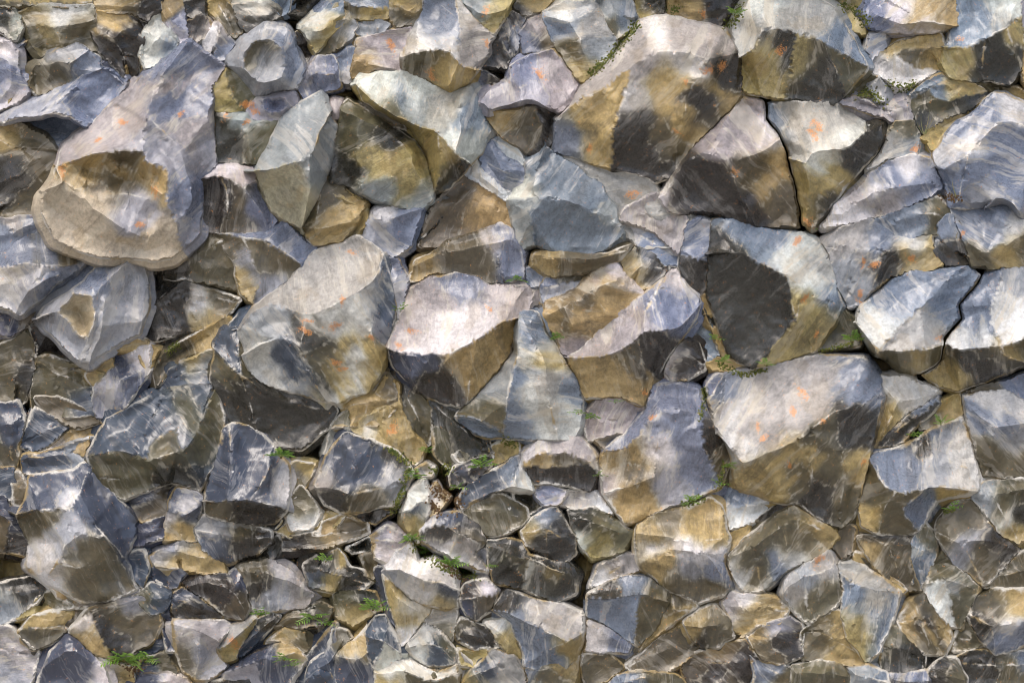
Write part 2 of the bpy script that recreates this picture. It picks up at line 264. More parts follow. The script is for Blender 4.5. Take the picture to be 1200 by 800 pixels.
C;-4;.15;965,0 990,-20 1200,-20 1192,70 1190,130 1200,240 1160,295 1080,275 1010,285 930,270 910,215 925,165 960,90;925,165,34 1000,165,50 1070,140,54 1140,90,46 1190,60,24/1070,140,54 1040,280,12/1140,90,46 1170,200,30;1010,50,s 1060,60,s 1130,30,w 960,130,s 1110,170,k 1090,220,k 970,210,t 1160,120,t 975,135,l 1120,60,p;boulder with a blue glazed hollow top and black flank in the upper right corner
s;-6;.2;1195,-20 1240,-20 1240,300 1215,310 1195,200 1192,100;1220,100,24;1210,60,g 1210,150,t
C;-16;.2;660,235 700,180 760,150 860,120 905,115 925,165 910,240 870,265 800,300 750,300 700,270 670,250;670,235,14 740,190,34 860,160,36 920,180,20/740,190,34 790,230,34 900,240,14;720,130,t 820,140,t 800,200,b 760,240,w 860,220,t 720,220,w;tan rock with swirling pale bands, right of the lilac topped boulder
s;-14;.2;665,115 710,108 720,160 690,190 665,215 655,170;690,150,24;690,150,g 685,130,s
s;-24;.2;555,330 645,250 680,265 670,330 600,350;620,300,20;620,300,b
s;-14;.2;660,300 685,268 715,310 705,350 670,350;690,310,20;690,310,g
C;-18;.2;805,330 850,290 905,262 940,280 1020,290 1090,325 1050,360 960,410 900,440 840,475 800,400;805,345,18 860,310,34 930,285,28/860,310,34 900,360,40 1080,325,14;860,310,s 860,420,k 900,380,b 1030,340,k 990,310,t;dark brown rock with black hollows above the blue slab at the right edge
s;-26;.2;1020,285 1160,300 1215,330 1215,400 1110,330;1120,310,16 1215,370,14;1100,305,b 1180,340,t
C;8;.1;880,545 960,440 1050,380 1095,330 1130,330 1215,380 1240,385 1240,800 1200,790 1130,720 1060,725 1000,735 930,735 905,600;900,580,30 990,480,44 1110,350,30/920,600,40 1010,540,64 1110,430,66 1180,430,64 1240,480,56/1110,430,66 1110,350,30/1010,540,64 960,720,30/1060,725,40 1110,690,50 1180,740,50;960,470,s 1060,410,s 1100,520,s 1150,600,s 1000,600,s 950,640,s 1150,390,w 1180,430,w 1020,520,w 940,560,w 1060,680,g 1180,500,s;big smooth blue grey slab with white crest lines at the right edge
s;-10;.15;830,490 900,440 960,410 1090,345 960,440 880,540 860,500;900,460,16 1000,400,12;880,490,t
C;0;.12;660,610 720,570 800,550 870,560 895,620 905,670 860,700 760,740 640,775 480,800 540,720 620,660;500,780,14 640,690,34 760,660,44 890,650,24/760,660,44 700,590,20/760,660,44 700,750,8;720,640,s 800,600,w 840,640,s 620,700,p 580,740,w 680,680,w 720,700,p;white and blue streaked rock left of the big blue slab
s;-4;.15;740,430 810,430 830,500 820,550 720,560 640,600 700,540;780,470,26 790,530,26;780,450,b 800,520,g 740,530,p 815,525,l
C;-2;.1;660,780 760,745 890,700 930,740 980,790 960,830 860,830 740,860;740,780,24 860,750,34 940,770,20;820,760,s 900,780,b 760,810,s;blue grey flat topped block beneath the white and blue streaked rock
s;-14;.1;540,360 600,340 690,385 740,375 780,345 800,400 810,430 745,440 700,410 600,380;620,365,18 740,400,24;640,365,p 770,390,p
s;-40;.1;400,-20 640,-20 640,80 655,115 600,100 500,40;520,20,16;500,30,b 600,80,t
T 0 220 3
C;-4;.3;-20,260 0,240 90,170 160,135 260,180 315,235 290,270 190,340 150,395 75,447,40 40,430,42 -20,415,40;-20,290,36 60,265,54 150,285,58 270,262,40 315,235,16/60,440,44 100,370,60 150,330,58 200,310,40/150,285,58 100,370,60;60,220,s 200,210,s 100,330,g 60,300,w 30,380,g 150,300,w 180,330,s 240,210,b;smooth pale blue grey lobe at the left edge below the huge column
s;-16;.2;-20,110 60,105 150,90 165,130 90,170 0,235 -20,250;-20,170,16 80,140,30 150,110,20;50,130,p 100,150,s 20,200,s
C;24;.35;140,460 165,425 250,365 320,300 380,245 460,240 510,250 520,380 515,430 490,510 400,555 310,617,40 290,610,44 230,560,40 170,500,30;258,370,66 318,383,70 330,470,68 308,538,62 250,492,62 203,440,58 258,370,66/140,462,46 203,440,58/330,380,70 322,345,62 360,345,60 455,255,26/365,400,60 362,500,56 310,612,44/272,440,42/290,480,44/318,383,70 322,345,62/308,538,62 300,600,50/500,470,20;270,430,c 200,440,g 285,470,c 350,520,g 330,400,g 430,400,g 450,500,g 340,310,s 250,540,g 410,280,g;smooth light grey prism with a squarish tan end, left of the streaked dark rocks
s;-30;.2;-20,450 60,450 130,425 140,450 80,500 30,525 -20,505;0,470,12 80,470,20;60,480,s 0,490,g 110,450,b
s;-44;.2;150,380 300,250 340,240 320,290 200,400 170,425;230,330,0;230,330,k
s;-40;.2;110,480 170,500 240,560 300,617 340,630 240,640 130,600;200,570,6;180,540,k
C;-30;.2;-20,560 50,540 90,505 130,560 120,640 90,750 60,760 -20,750;-20,640,20 50,650,30 110,600,16/50,650,30 60,755,5;40,600,b 30,700,b 100,660,k;dark olive block at the left edge below the lobes
s;-30;.2;-20,755 60,755 80,800 70,860 -20,860;20,790,18;20,790,s
C;-22;.2;130,600 160,590 260,620 330,640 370,650 310,720 330,800 230,810 120,790 110,720;135,610,14 200,660,32 310,690,20/200,660,32 180,800,6;170,640,b 240,660,b 200,740,b 280,730,s 290,650,t;brown rock in shadow below the light grey prism
C;-12;.2;330,700 400,640 490,560 530,550 525,640 490,700 430,790 340,810 318,750;335,715,18 410,690,38 500,640,24/410,690,38 400,800,8;440,620,s 390,720,g 450,720,s 470,590,w 380,690,w;blue grey rock with white streaks below right of the light grey prism
s;-30;.15;300,660 400,580 480,530 560,560 520,650 480,560 400,640 330,700;420,600,10;410,590,t 520,600,t
C;-18;.15;555,720 600,640 700,590 760,560 755,640 745,690 640,705;570,700,16 640,660,30 745,640,20;620,660,s 700,640,p 680,610,t 720,670,s;smooth pinkish grey ledge left of the dark rounded rock
s;-24;.15;540,640 580,580 690,520 800,450 830,470 760,560 640,600 550,700;600,600,12 750,510,20;700,530,t 620,570,b 780,480,t
C;-24;.2;490,520 520,420 560,395 650,330 740,360 850,395 800,450 690,505 620,515 540,530;500,500,14 560,420,26 640,490,20/560,420,26 680,380,36 690,495,16/680,380,36 830,400,14;530,470,k 600,450,k 620,370,k 720,420,w 780,410,b 740,460,t;dark rock with cream veins between the light grey prism and the cracked slope
s;-36;.15;505,255 570,250 560,380 515,420 515,300;540,320,4;540,330,k 530,270,b
C;-14;.15;570,270 640,200 720,140 790,160 830,260 850,370 760,340 660,325 580,320;580,290,14 680,250,32 780,190,28/680,250,32 840,360,6;680,200,b 750,300,b 630,290,k 700,290,b;dark brown sheared rock below the end of the huge column
C;-6;.12;740,160 860,165 940,150 1000,115 1080,190 1120,210 1090,300 1000,330 940,385 905,415 850,370 820,260;750,165,16 860,175,36 930,190,40 1050,260,34 1080,300,14/930,190,40 1010,120,14/860,175,36 900,290,36 905,410,8;830,250,b 880,280,g 960,260,b 1000,180,s 1060,220,s 930,330,g 850,320,t;dark rock with white fan streaks and a slate top, left of the lichen dotted boulder
C;16;.12;1195,200 1260,175 1340,215 1380,350 1385,430 1370,520 1365,590 1340,650 1290,720 1180,765 1100,745 1000,710 930,690 880,650 855,570 850,490 900,420 1000,345 1110,225;850,500,40 880,450,54 960,400,54 1080,445,64 1160,420,66 1250,370,64 1320,320,44 1345,230,20/1080,445,64 1050,560,72 1080,660,60 1150,760,20/1250,370,64 1330,560,40 1340,640,14/860,580,44 1000,520,60 1050,560,72;950,480,g 1050,380,p 1150,300,p 1250,240,p 920,580,w 980,640,w 1020,600,s 1110,540,k 1160,500,w 1200,560,t 1280,460,w 1340,480,s 1250,600,w 1120,560,b 1085,465,l 1075,500,l 1185,485,l 1310,530,l 1185,620,l 1200,640,l 1240,230,l 1240,300,p 1200,400,l 1300,580,t;lichen dotted boulder with pinkish top and white streaked face, left of centre
s;0;.12;1345,240 1400,250 1430,330 1420,400 1395,470 1385,400 1370,300;1390,330,24;1390,300,s 1400,400,g
C;-6;.12;750,600 755,540 790,490 850,490 860,580 900,660 950,690 1010,720 1110,750 1180,790 1150,850 1050,920 900,900 800,830 760,760 740,680;755,560,30 800,620,48 850,660,52 960,740,40 1150,790,16/850,660,52 900,850,24/850,500,20 830,560,40 850,660,52;780,560,s 830,530,s 800,660,b 900,780,k 1000,790,k 850,760,k 780,720,k;dark rounded rock with speckled blue shoulder under the lichen dotted boulder
s;-6;.12;800,500 850,440 900,415 850,480 850,500 790,495;840,470,16;840,470,s
C;0;.15;1000,110 1060,140 1110,200 1200,190 1240,150 1290,60 1215,15 1200,-20 1130,-60 1080,60 1060,120;1040,130,14 1110,140,34 1240,120,24/1110,140,34 1130,-20,14;1130,80,b 1180,120,t 1160,20,b 1250,90,t;brown fibrous rock wedged under the sharp grey slab's right side
C;-20;.12;1180,770 1230,740 1290,720 1330,660 1370,640 1410,760 1330,840 1230,830 1150,850;1200,780,18 1290,760,34 1370,720,24/1290,760,34 1280,835,8;1240,790,t 1320,780,t 1350,700,b 1290,740,t;ochre stained rock below the lichen dotted boulder
T 360 230 3
C;-14;.1;355,300 380,230 430,215 500,160 620,120 680,95 740,130 765,220 755,280 690,305 620,300 540,270 450,270 390,300;365,250,26 480,200,38 640,170,44 720,150,36 760,220,16/640,170,44 690,300,12;480,220,b 560,190,b 420,250,t 670,180,w 720,180,s 600,250,b 700,240,s;striated brown rock with white streaks at its right, under the smooth olive stone
C;8;.1;360,330 430,295 520,268 590,285 640,315 770,318 795,345 780,400 750,430 740,470 700,570 640,640 550,738 470,715 385,680 310,590 295,540 310,450 340,390;300,530,40 345,555,54 440,545,64 500,555,66 600,500,68 690,440,64 755,425,38/500,555,66 480,590,62 510,640,50 545,735,16/600,500,68 580,620,44 560,725,14/440,545,64 370,640,30;450,370,p 550,320,s 700,350,p 600,410,w 480,480,w 420,520,w 360,480,p 330,520,l 365,470,l 640,395,l 400,600,s 450,650,k 500,680,k 560,560,t 640,530,t 690,490,t 580,640,t 340,590,s;boulder with pinkish sloping top and an orange lichen streak, at the image centre
C;14;.08;765,400 805,410 830,480 890,560 940,640 960,720 955,800 935,850 800,845 640,840 545,800 530,765 600,700 680,620 740,540 735,470;765,410,30 740,560,62 700,700,74 690,830,24/770,450,50 830,570,66 850,690,70 880,845,20/805,415,24 930,660,30/530,770,30 600,770,40 690,830,24;720,640,s 760,560,w 650,690,g 780,700,w 640,760,b 700,770,s 850,650,p 820,560,t 900,720,w 870,760,w 820,620,g 930,690,s 800,500,s;tall fan shaped blue and white rock rising to a point, just below the image centre
s;-20;.1;765,255 830,250 840,290 800,320 770,310;800,280,18;800,280,s
s;-30;.1;790,210 830,240 850,260 780,250;810,240,8;810,240,b
s;-30;.1;795,325 820,300 830,370 815,430 790,390;808,350,6;808,360,k
C;-14;.1;820,310 840,280 900,275 970,280 960,320 910,345 830,370;825,320,18 900,310,34 965,290,18;880,290,s 870,330,g 930,300,b;small grey rock with a cream vein beneath the smooth blue slab
C;4;.1;820,430 840,370 950,330 1010,260 1080,230 1130,300 1180,330 1180,370 1100,430 1010,500 940,555 890,545 870,480 830,450;830,420,26 900,390,46 1000,330,54 1080,300,48 1140,320,24/900,390,46 940,470,44 930,550,12/1000,330,54 1060,420,40;1000,300,p 1090,280,w 950,430,t 900,410,b 1020,400,t 930,520,p 860,420,t 970,380,b 1060,340,t 990,290,t;rough ochre speckled rock right of the image centre
C;16;.1;800,205 850,195 980,200 1060,205 1140,175 1100,225 1000,260 900,280 840,270 790,245;800,210,20 900,215,34 1050,215,34 1130,190,16;900,250,b 1000,235,b 850,230,t;dark olive underside ledge beneath the smooth blue slab
T 600 230 3
s;-12;.1;380,110 420,95 500,130 570,175 590,235 540,240 500,205 440,175;400,120,14 500,165,26 580,220,16;480,150,s 540,200,s 420,130,p
s;0;.1;510,-20 620,80 600,170 590,200 500,130 420,100 380,90 400,40;450,60,14 560,110,22;500,80,p 560,130,p
C;-8;.15;380,225 440,178 500,205 550,245 540,270 490,320 440,328 410,305;440,180,14 450,250,34 540,250,20/450,250,34 430,325,6;420,240,t 460,230,s 490,280,k 440,310,t;small dark stone with an ochre rim right of the smooth blue slab
C;-4;.1;600,180 625,90 660,80 710,90 705,200 700,300 655,362 620,330 590,240;600,200,18 650,215,34 705,240,20/650,215,34 650,355,6;650,120,s 650,180,s 660,270,k 640,320,k;dark blue stone with crossing white veins left of the big flat brown face
C;6;.06;710,85 780,80 900,120 1020,130 1080,170 1130,260 1150,350 1170,390 1130,460 1080,540 960,575 840,605 760,560 730,470 690,350 700,200;705,205,44 800,190,58 880,240,64 960,270,66 1020,330,60 1090,370,40 1160,385,14/960,270,66 1000,440,52 1060,530,14/1000,440,52 850,600,14/1020,330,60 1000,440,52;780,120,s 900,150,s 1000,200,w 1080,260,p 1060,300,w 800,320,k 850,430,k 760,480,k 900,350,k 850,550,k 760,260,k 940,330,k 1020,390,t 1070,430,t 1010,500,t 1100,370,s 740,190,k 1000,155,l 1030,360,l 1080,485,l;big flat dark brown face framed by pale grey, right of centre
C;10;.08;575,255 610,290 655,370 640,430 590,510 540,580 490,650 460,730 380,700 250,705 215,620 190,560 250,520 370,410 470,340;195,560,34 330,560,64 400,530,72 460,475,78 540,468,72 590,460,56 650,375,20/460,475,78 470,380,50 570,258,10/540,468,72 470,640,20/400,530,72 450,620,40 460,725,14;400,440,p 330,500,p 540,370,s 600,400,s 560,300,w 480,560,k 530,520,k 350,620,t 300,650,t 420,560,b 430,680,t 465,685,l 590,470,s;wedge boulder with pink slope, blue tip and olive underside, right of the fan shaped rock
s;-24;.1;600,480 640,420 670,390 690,430 720,510 735,560 680,590 660,530;640,460,14 690,530,20;640,440,k 690,520,s
C;-12;.1;540,620 570,560 610,505 650,520 680,580 675,610 620,640 560,650;560,610,16 620,560,32 670,590,16;600,600,k 640,560,k 570,590,w;small dark triangular stone with pale rim below the big flat brown face
s;-24;.1;490,650 540,570 610,490 650,440 620,430 590,510 530,590 480,660;560,560,6;540,600,s
s;-22;.1;670,350 690,340 720,440 750,540 755,570 735,565 700,470 670,400;710,450,20;700,420,t
s;-18;.1;680,590 740,570 800,580 830,605 790,630 700,610;750,590,20;760,595,t
s;-22;.1;1085,540 1100,470 1170,400 1215,430 1220,520 1150,530;1150,470,20;1150,470,b
T 800 230 3
s;0;.1;890,110 930,65 950,70 1010,220 990,240 930,240 885,190;900,140,14 940,180,30 1000,210,14;920,120,s 960,200,k
C;-2;.08;490,160 560,110 660,82 690,100 740,130 800,142 880,125 890,190 920,240 820,260 720,290 660,330 630,375 590,385 555,330 520,220;500,170,16 600,190,34 720,195,46 870,175,30/720,195,46 690,270,44 640,370,10/590,380,6 600,190,34;620,130,p 700,150,s 580,250,g 620,290,g 800,170,w 800,220,t 730,250,k 680,240,l 640,235,l 810,225,l 625,345,l 860,210,t 560,160,p;pale mottled rock with orange lichen specks and a brown lower edge, right side
C;14;.06;740,300 830,262 900,258 1000,245 1045,265 1020,320 970,380 980,430 920,500 908,580 840,632 780,615 730,570 670,540 620,440 640,380;620,440,30 680,540,54 770,555,64 850,545,66 905,525,50/680,540,54 750,470,52 860,370,40 1000,250,8;680,430,w 720,350,s 860,300,s 800,430,p 820,500,p 880,450,p 920,380,s 830,580,t 760,580,b 870,580,b 905,500,l 840,280,s;left half of the pale blue boulder split by a jagged crack, right side
C;14;.06;1050,265 1130,250 1215,245 1240,250 1240,540 1210,585,14 1160,600,16 1060,650 960,685 900,670 840,635 912,580 925,510 985,435 975,380 1025,320;925,520,54 960,545,68 1040,525,72 1120,520,72 1135,560,66 1210,580,34/1120,520,72 1075,420,50 1130,255,8/1120,520,72 1240,490,60;1030,380,s 1060,300,s 1160,380,w 1120,440,w 980,480,w 1200,330,g 1070,540,b 960,610,t 1050,610,k 1000,590,k 1180,540,t 1210,520,b 1000,440,s 900,650,t;right half of the pale blue boulder split by a jagged crack, near the right edge
C;2;.06;935,45 1000,20 1100,-20 1240,-20 1240,245 1130,245 1060,250 1010,235 1000,180 970,100;1005,160,36 1050,190,46 1110,185,48 1180,145,46 1240,130,40/1050,190,46 1060,130,40 1000,30,8/1180,145,46 1110,70,34;1020,80,s 1130,60,s 1080,150,s 1050,220,b 1150,210,t 1210,180,b 1160,110,w 985,130,l;blue grey block with an olive underside at the right edge, above the split boulder
T 0 400 3
C;-16;.1;-20,220 60,215 85,265 75,320 68,380 62,435 0,450 -20,450;-20,290,20 40,290,32 82,265,14/40,290,32 40,445,10;30,250,s 60,330,s 20,400,b 50,420,b;slate blue block at the left edge, right above a small grey knob
C;-18;.1;75,370 90,310 120,235 170,265 235,300 180,350 120,390;90,350,14 150,310,30 225,300,10;130,280,s 120,340,s 180,310,s;dark blue triangular stone left of the fibrous root coloured strip
s;-22;.1;120,200 200,200 290,240 350,285 260,305 230,295 160,255;210,230,22;220,250,b 160,210,b
s;-20;.15;80,395 150,385 240,320 350,290 370,300 310,340 300,400 200,370;200,360,18 330,300,14;250,330,t 320,300,t 150,385,p
C;-12;.1;75,400 150,390 240,360 330,340 310,410 270,450 200,462 120,470 90,460;90,410,14 200,400,30 310,370,14;150,430,s 220,410,s 260,390,g;slate blue shard below the root coloured strip at lower left
s;-10;.15;-20,450 50,440 60,500 40,560 0,540 -20,540;20,490,24;20,480,s
s;-2;.3;40,500 60,450 85,470 100,530 80,590 50,575;70,520,26;70,520,b
C;6;.1;370,280 450,240 540,190 570,185 650,165 745,165 790,260 790,310 750,430 700,520 640,500 600,490 575,500 470,540 440,560 380,520 320,460 310,390;315,400,36 410,370,54 520,425,66 640,385,62 700,490,30/520,425,66 500,330,44 580,190,10/520,425,66 580,490,40/520,425,66 530,360,50 610,300,40 640,385,62/355,480,28 500,470,40 570,490,30/745,170,8 700,300,50 640,385,62;450,300,s 540,240,s 650,230,b 700,330,b 600,400,b 400,420,b 470,500,b 620,470,k 700,430,s 680,400,b 450,400,b 560,330,s 680,200,s 350,370,s;large grooved slate rock with a curled pale scar, lower left
s;-4;.1;735,195 750,190 810,285 790,320 770,270;770,250,20;770,250,k
C;14;.08;110,475 200,462 260,450 300,420 350,480 400,540 480,630 470,680 440,760 480,870 400,900 280,920 160,850 90,790 100,700 55,620 80,580;60,615,44 150,590,62 240,580,66 280,530,60 305,425,12/280,530,60 330,640,84 380,700,80 430,750,36/240,580,66 245,650,70 230,720,76 195,780,70 170,840,34/230,720,76 280,672,86 345,690,86/195,780,70 280,800,60 420,760,30;180,510,s 240,480,s 330,560,s 390,600,s 430,680,s 130,630,b 100,620,b 210,670,g 160,740,w 130,790,w 280,740,b 330,760,b 250,560,w 240,700,g;big blue grey boulder with a pale nose at lower left
C;-6;.1;-20,530 20,550 40,600 110,700 80,750 20,745 -20,740;-20,600,22 40,640,34 100,700,16/40,640,34 20,740,8;10,580,s 60,660,s 0,690,b 60,720,k;blue grey wedge at the left edge beside the big blue grey boulder
C;-14;.1;440,570 490,530 600,495 620,510 590,560 585,600 500,635 450,600;450,575,18 520,550,32 600,520,16;500,540,s 520,590,b 560,580,b;small slate stone with dark base left of the white streaked stone at lower left
C;4;.1;590,560 620,515 690,520 710,540 690,620 680,670 690,700 580,700 580,640;590,590,24 640,610,44 690,580,30/640,610,44 640,700,10;620,560,s 660,570,w 610,620,w 640,660,t 680,600,s;upright stone with white streaked front and tan foot at lower left
C;-8;.1;460,715 475,650 590,605 580,660 575,690 490,720;465,690,20 530,665,30 585,650,14;520,660,s 500,700,s;slate stone crossed by one straight white vein at lower left
C;-12;.1;525,765 560,740 640,705 700,710 740,745 790,790 800,810 720,825 640,800 540,790;535,760,22 620,735,36 720,760,30/620,735,36 640,795,10;600,725,g 640,770,t 720,790,t;smooth tan lens shaped stone in shadow under the white streaked stone
C;10;.08;790,300 815,285 880,300 960,370 1010,430 1020,520 1000,600 960,635 880,640 780,625 720,600 715,560 740,460 770,360;720,560,40 800,555,64 880,550,66 960,575,56 1005,590,24/800,555,64 810,400,44 815,290,8/880,550,66 950,450,40 960,375,8;870,420,s 770,480,s 920,470,s 980,500,w 880,590,k 800,590,b 900,520,s 940,610,k;smooth slate rock with white flecks and dark underside left of the lower fern
C;-2;.1;685,650 710,605 780,630 880,640 960,665 965,710 900,745 800,785 760,770 710,725;695,660,22 780,680,44 880,690,42 960,690,18/780,680,44 790,780,8;740,640,g 850,660,b 840,720,k 770,740,s 900,720,k;dark grey rounded rock under the smooth slate rock at lower left
s;-14;.2;930,635 1000,610 1010,630 970,660 940,655;970,635,20;970,635,k
s;-14;.2;950,730 985,680 995,720 970,765 950,765;972,725,20;972,725,k
s;-22;.1;840,290 900,300 970,350 980,400 900,330;920,330,8;910,320,t
C;-8;.1;1020,560 1060,505 1100,560 1125,610 1090,660 1030,665 1010,620;1030,570,20 1070,600,36 1110,620,18;1060,580,b 1090,630,w 1040,640,w;small dark stone with broad cream rim right of the smooth slate rock
s;-20;.1;1010,440 1040,420 1110,430 1070,520 1030,560 1015,500;1050,470,14;1050,470,p 1080,450,t
s;-24;.1;970,660 1010,600 1040,670 1120,650 1160,600 1230,600 1150,680 1020,690;1060,680,12;1050,680,t
T 0 533 3
C;-6;.1;160,430 250,425 400,365 430,375 480,440 490,475 430,500 340,530 260,535 200,500;165,440,18 260,440,36 380,400,36 475,450,16/260,440,36 250,530,8;200,450,t 350,440,b 420,450,g 290,490,b 230,480,t;dark slab with pale streaks below the big blue grey boulder
s;-10;.1;430,370 460,335 500,340 520,400 500,470 480,440;480,390,22;480,380,s
C;-14;.1;-20,460 40,450 110,435 160,470 130,520 60,570 0,600 -20,600;-20,500,18 50,490,30 140,480,16/50,490,30 40,570,8;60,460,k 30,490,w 40,540,g 110,500,k;dark rock with white streaked left side at the left edge
s;-20;.1;60,580 140,500 180,480 260,540 200,545 130,550;150,530,14;120,550,t 200,520,b
C;-12;.1;70,620 120,560 190,545 250,560 240,610 190,650 120,685 80,650;85,610,18 150,600,32 240,590,14;130,610,b 200,600,b 160,570,t;olive stone with ochre rim, lower left corner area
C;-18;.1;-20,600 40,605 130,680 110,790 80,830 -20,830;-20,680,18 50,690,28 120,700,12;30,650,p 60,720,p 40,770,g 90,700,p;crumbly pale pinkish stone in the bottom left corner
C;0;.08;300,545 340,530 430,500 490,490 560,545 570,600 540,650 470,690 400,715 330,700 240,620;245,615,30 320,545,44 420,520,42 490,500,20/320,545,44 350,640,44 400,710,10;290,590,w 420,570,b 480,620,b 370,660,k 450,540,g 300,640,t;dark rounded boulder with pale left shoulder above the bottom ferns
C;2;.08;130,800 180,690 235,630 290,670 330,710 360,740 380,800 360,830 120,830;150,760,24 240,680,46 350,740,26;210,740,s 290,740,s 250,660,s 350,760,w;slate blue boulder at the bottom left edge beside the largest fern
s;-16;.1;330,700 390,735 460,750 480,830 370,830 360,740;410,770,16;390,760,w 430,780,t
C;-4;.1;490,480 530,445 600,475 605,500 580,550 530,560 490,520;500,480,22 550,500,34 600,490,16;540,475,s 560,530,s 510,510,b;small smooth slate knob right of the dark streaked slab at lower left
s;-16;.1;540,395 620,400 655,415 620,460 580,470 550,440;590,420,18;590,430,s
s;-24;.1;500,395 540,390 550,440 600,470 530,450;525,420,8;525,420,g
C;-10;.1;610,480 640,465 700,500 760,550 790,570 720,580 620,585 605,540;620,500,20 680,530,34 760,560,18;640,510,s 700,560,k 660,560,k;slate stone with thin white veins above the pinkish pale rock, lower left
C;-6;.1;640,450 720,430 800,420 835,395 860,460 875,540 850,575 800,570 740,520 680,480;650,455,18 740,450,32 820,480,40 860,550,16/820,480,40 835,400,10;740,450,k 780,500,k 840,450,s 820,540,b;dark brownish stone with ochre fringe below the tan lens stone
C;-2;.1;835,390 900,375 960,370 1040,420 1110,490 1080,530 960,550 890,545 865,470;850,410,22 930,420,40 1040,450,32 1100,490,14/930,420,40 950,545,8;880,420,b 980,470,g 1050,480,p 930,500,g 900,470,k 1020,420,p;grey stone with white streaked right side and pink crest, lower left of centre
C;6;.08;610,590 700,590 790,585 810,600 770,660 765,690 790,720 800,740 740,790 690,790 650,760 620,690;612,600,26 700,620,50 770,650,36/700,620,50 690,780,12/700,620,50 640,640,34;690,600,p 740,620,p 660,620,w 700,700,g 650,720,b 750,730,w;pale pinkish rounded rock with grey foot near the bottom, left
C;4;.08;765,670 800,610 890,570 905,580 840,690 830,715 790,725;775,680,22 830,640,36 895,580,14;830,620,p 800,690,t 820,660,l;pinkish wedge with ochre spot right of the pale pinkish rounded rock
C;-4;.08;840,680 900,580 960,560 985,565 940,620 900,670 850,710;850,690,16 920,610,32 970,570,12;900,630,s 930,590,k;dark smooth slanting shard right of the pinkish wedge near the bottom
s;-16;.1;560,560 600,500 600,580 620,690 590,690 570,620;590,600,16;590,600,s
C;-14;.1;480,760 500,720 570,690 630,760 600,775 520,770;500,740,16 570,725,26;560,730,b 520,750,s;dark flat stone right of the largest fern at the bottom
s;-12;.1;480,690 540,650 570,680 500,700;520,675,14;520,675,s
C;-2;.1;440,830 500,770 600,765 660,785 700,830;470,800,20 580,790,32;520,785,s 600,790,w;slate blue hump at the bottom edge, left
C;0;.06;800,760 880,710 990,660 1040,680 1070,720 1030,780 1010,830 900,830 880,790 790,790;800,770,20 900,730,40 1030,700,24/900,730,40 930,830,14;940,710,s 980,760,s 880,740,g 1010,700,t;smooth slate slope at the bottom edge left of the small fern pair
s;-10;.1;940,660 1000,610 1070,620 1080,680 1060,710 1030,670 980,650;1040,640,22;1010,630,t 1060,660,b
C;-14;.1;960,600 1030,550 1120,530 1160,540 1130,590 1060,605;970,595,14 1070,565,30 1150,545,12;1040,580,b 1110,560,k;dark flat stone left of the fern at lower centre left
C;0;.06;1060,830 1090,730 1140,690 1160,760 1190,830;1070,800,20 1120,770,34;1100,760,s 1150,800,s;slate shard at the bottom edge beside the small fern pair
s;-14;.1;1070,720 1130,640 1180,580 1180,660 1130,690 1080,760;1120,690,18;1130,660,s
s;-6;.1;740,800 870,770 940,800 940,830 740,830;850,800,18;850,810,k
T 340 430 3
C;-20;.1;205,170 280,130 340,30 380,60 400,160 440,240 480,280 460,320 430,340 380,310 330,270 220,220;230,190,16 320,150,34 390,130,24/320,150,34 350,250,30 430,330,8;250,180,t 310,90,t 360,220,l 290,220,w 350,190,t 330,250,t;ochre fluted rock with orange tint between the lichen dotted boulder and the glassy blue rock
C;-24;.1;345,20 390,15 430,70 490,120 500,200 490,270 440,250 400,150;390,40,14 440,150,28 480,250,10;400,60,k 450,140,b 470,200,b;dark mossy flank below the central boulder's left corner
C;-14;.08;490,110 600,140 660,200 700,250 710,300 650,310 620,330 590,310 560,345 510,300 510,200;510,130,22 590,200,40 690,270,20/590,200,40 560,335,10;560,170,k 640,240,k 540,270,b 600,260,k;dark smooth rock with white specks left of the fan shaped rock's foot
s;-4;.3;578,310 600,290 632,310 620,330 590,330;605,310,20;605,310,b
C;-6;.1;565,380 580,345 650,325 710,310 705,345 650,400 610,420 570,410;575,380,20 630,365,32 700,330,14;620,370,s 590,390,k 660,350,k;small dark slate stone beside the fern at lower centre
C;8;.12;90,410 130,310 200,230 290,260 370,300 430,370 400,450 370,490 250,500 180,505 120,480;95,420,34 150,420,52 220,440,58 330,430,48 410,400,20/150,420,52 220,340,46 290,270,10/220,440,58 210,500,16;180,330,s 260,310,s 300,370,s 130,380,p 170,460,k 260,470,b 350,400,g 350,330,k 230,390,s;glassy blue rock with glossy streaks and dark dimple, left of lower centre
s;-20;.1;120,310 150,200 205,150 210,220 150,300;165,240,16;170,220,p 180,180,b
s;-14;.2;440,360 480,335 510,350 500,375 460,380;480,355,18;480,355,p
s;-20;.1;700,280 760,250 800,260 810,290 720,340 705,320;760,280,16;750,290,t
C;2;.08;820,305 870,250 940,230 1010,245 1070,310 1080,380 1060,430 970,415 900,400 860,400 830,350;825,330,30 880,295,46 970,295,48 1050,330,34 1075,380,14/830,345,32 900,345,36 1000,345,40 1050,330,34;930,260,p 1020,290,p 950,310,b 880,330,t 920,370,k 1000,370,k 870,270,w;domed rock with pale top and yellow rimmed dark hollow, lower centre
C;0;.08;595,480 620,420 720,360 800,310 825,340 860,430 800,430 740,420 660,470 600,505;600,500,20 680,450,36 780,410,42 860,430,26/780,410,42 810,315,10;700,410,s 760,370,s 830,390,w 640,460,s;blue grey sharp ridge rock left of the domed rock at lower centre
C;-4;.06;605,510 660,470 740,440 790,470 830,500 840,530 760,580 690,590 640,550;610,505,20 700,500,34 800,520,20;720,480,b 760,540,b 680,540,b;smooth olive dark face beneath the blue grey sharp ridge rock
s;-14;.2;745,440 770,430 785,460 770,500 750,480;765,460,22;765,460,k
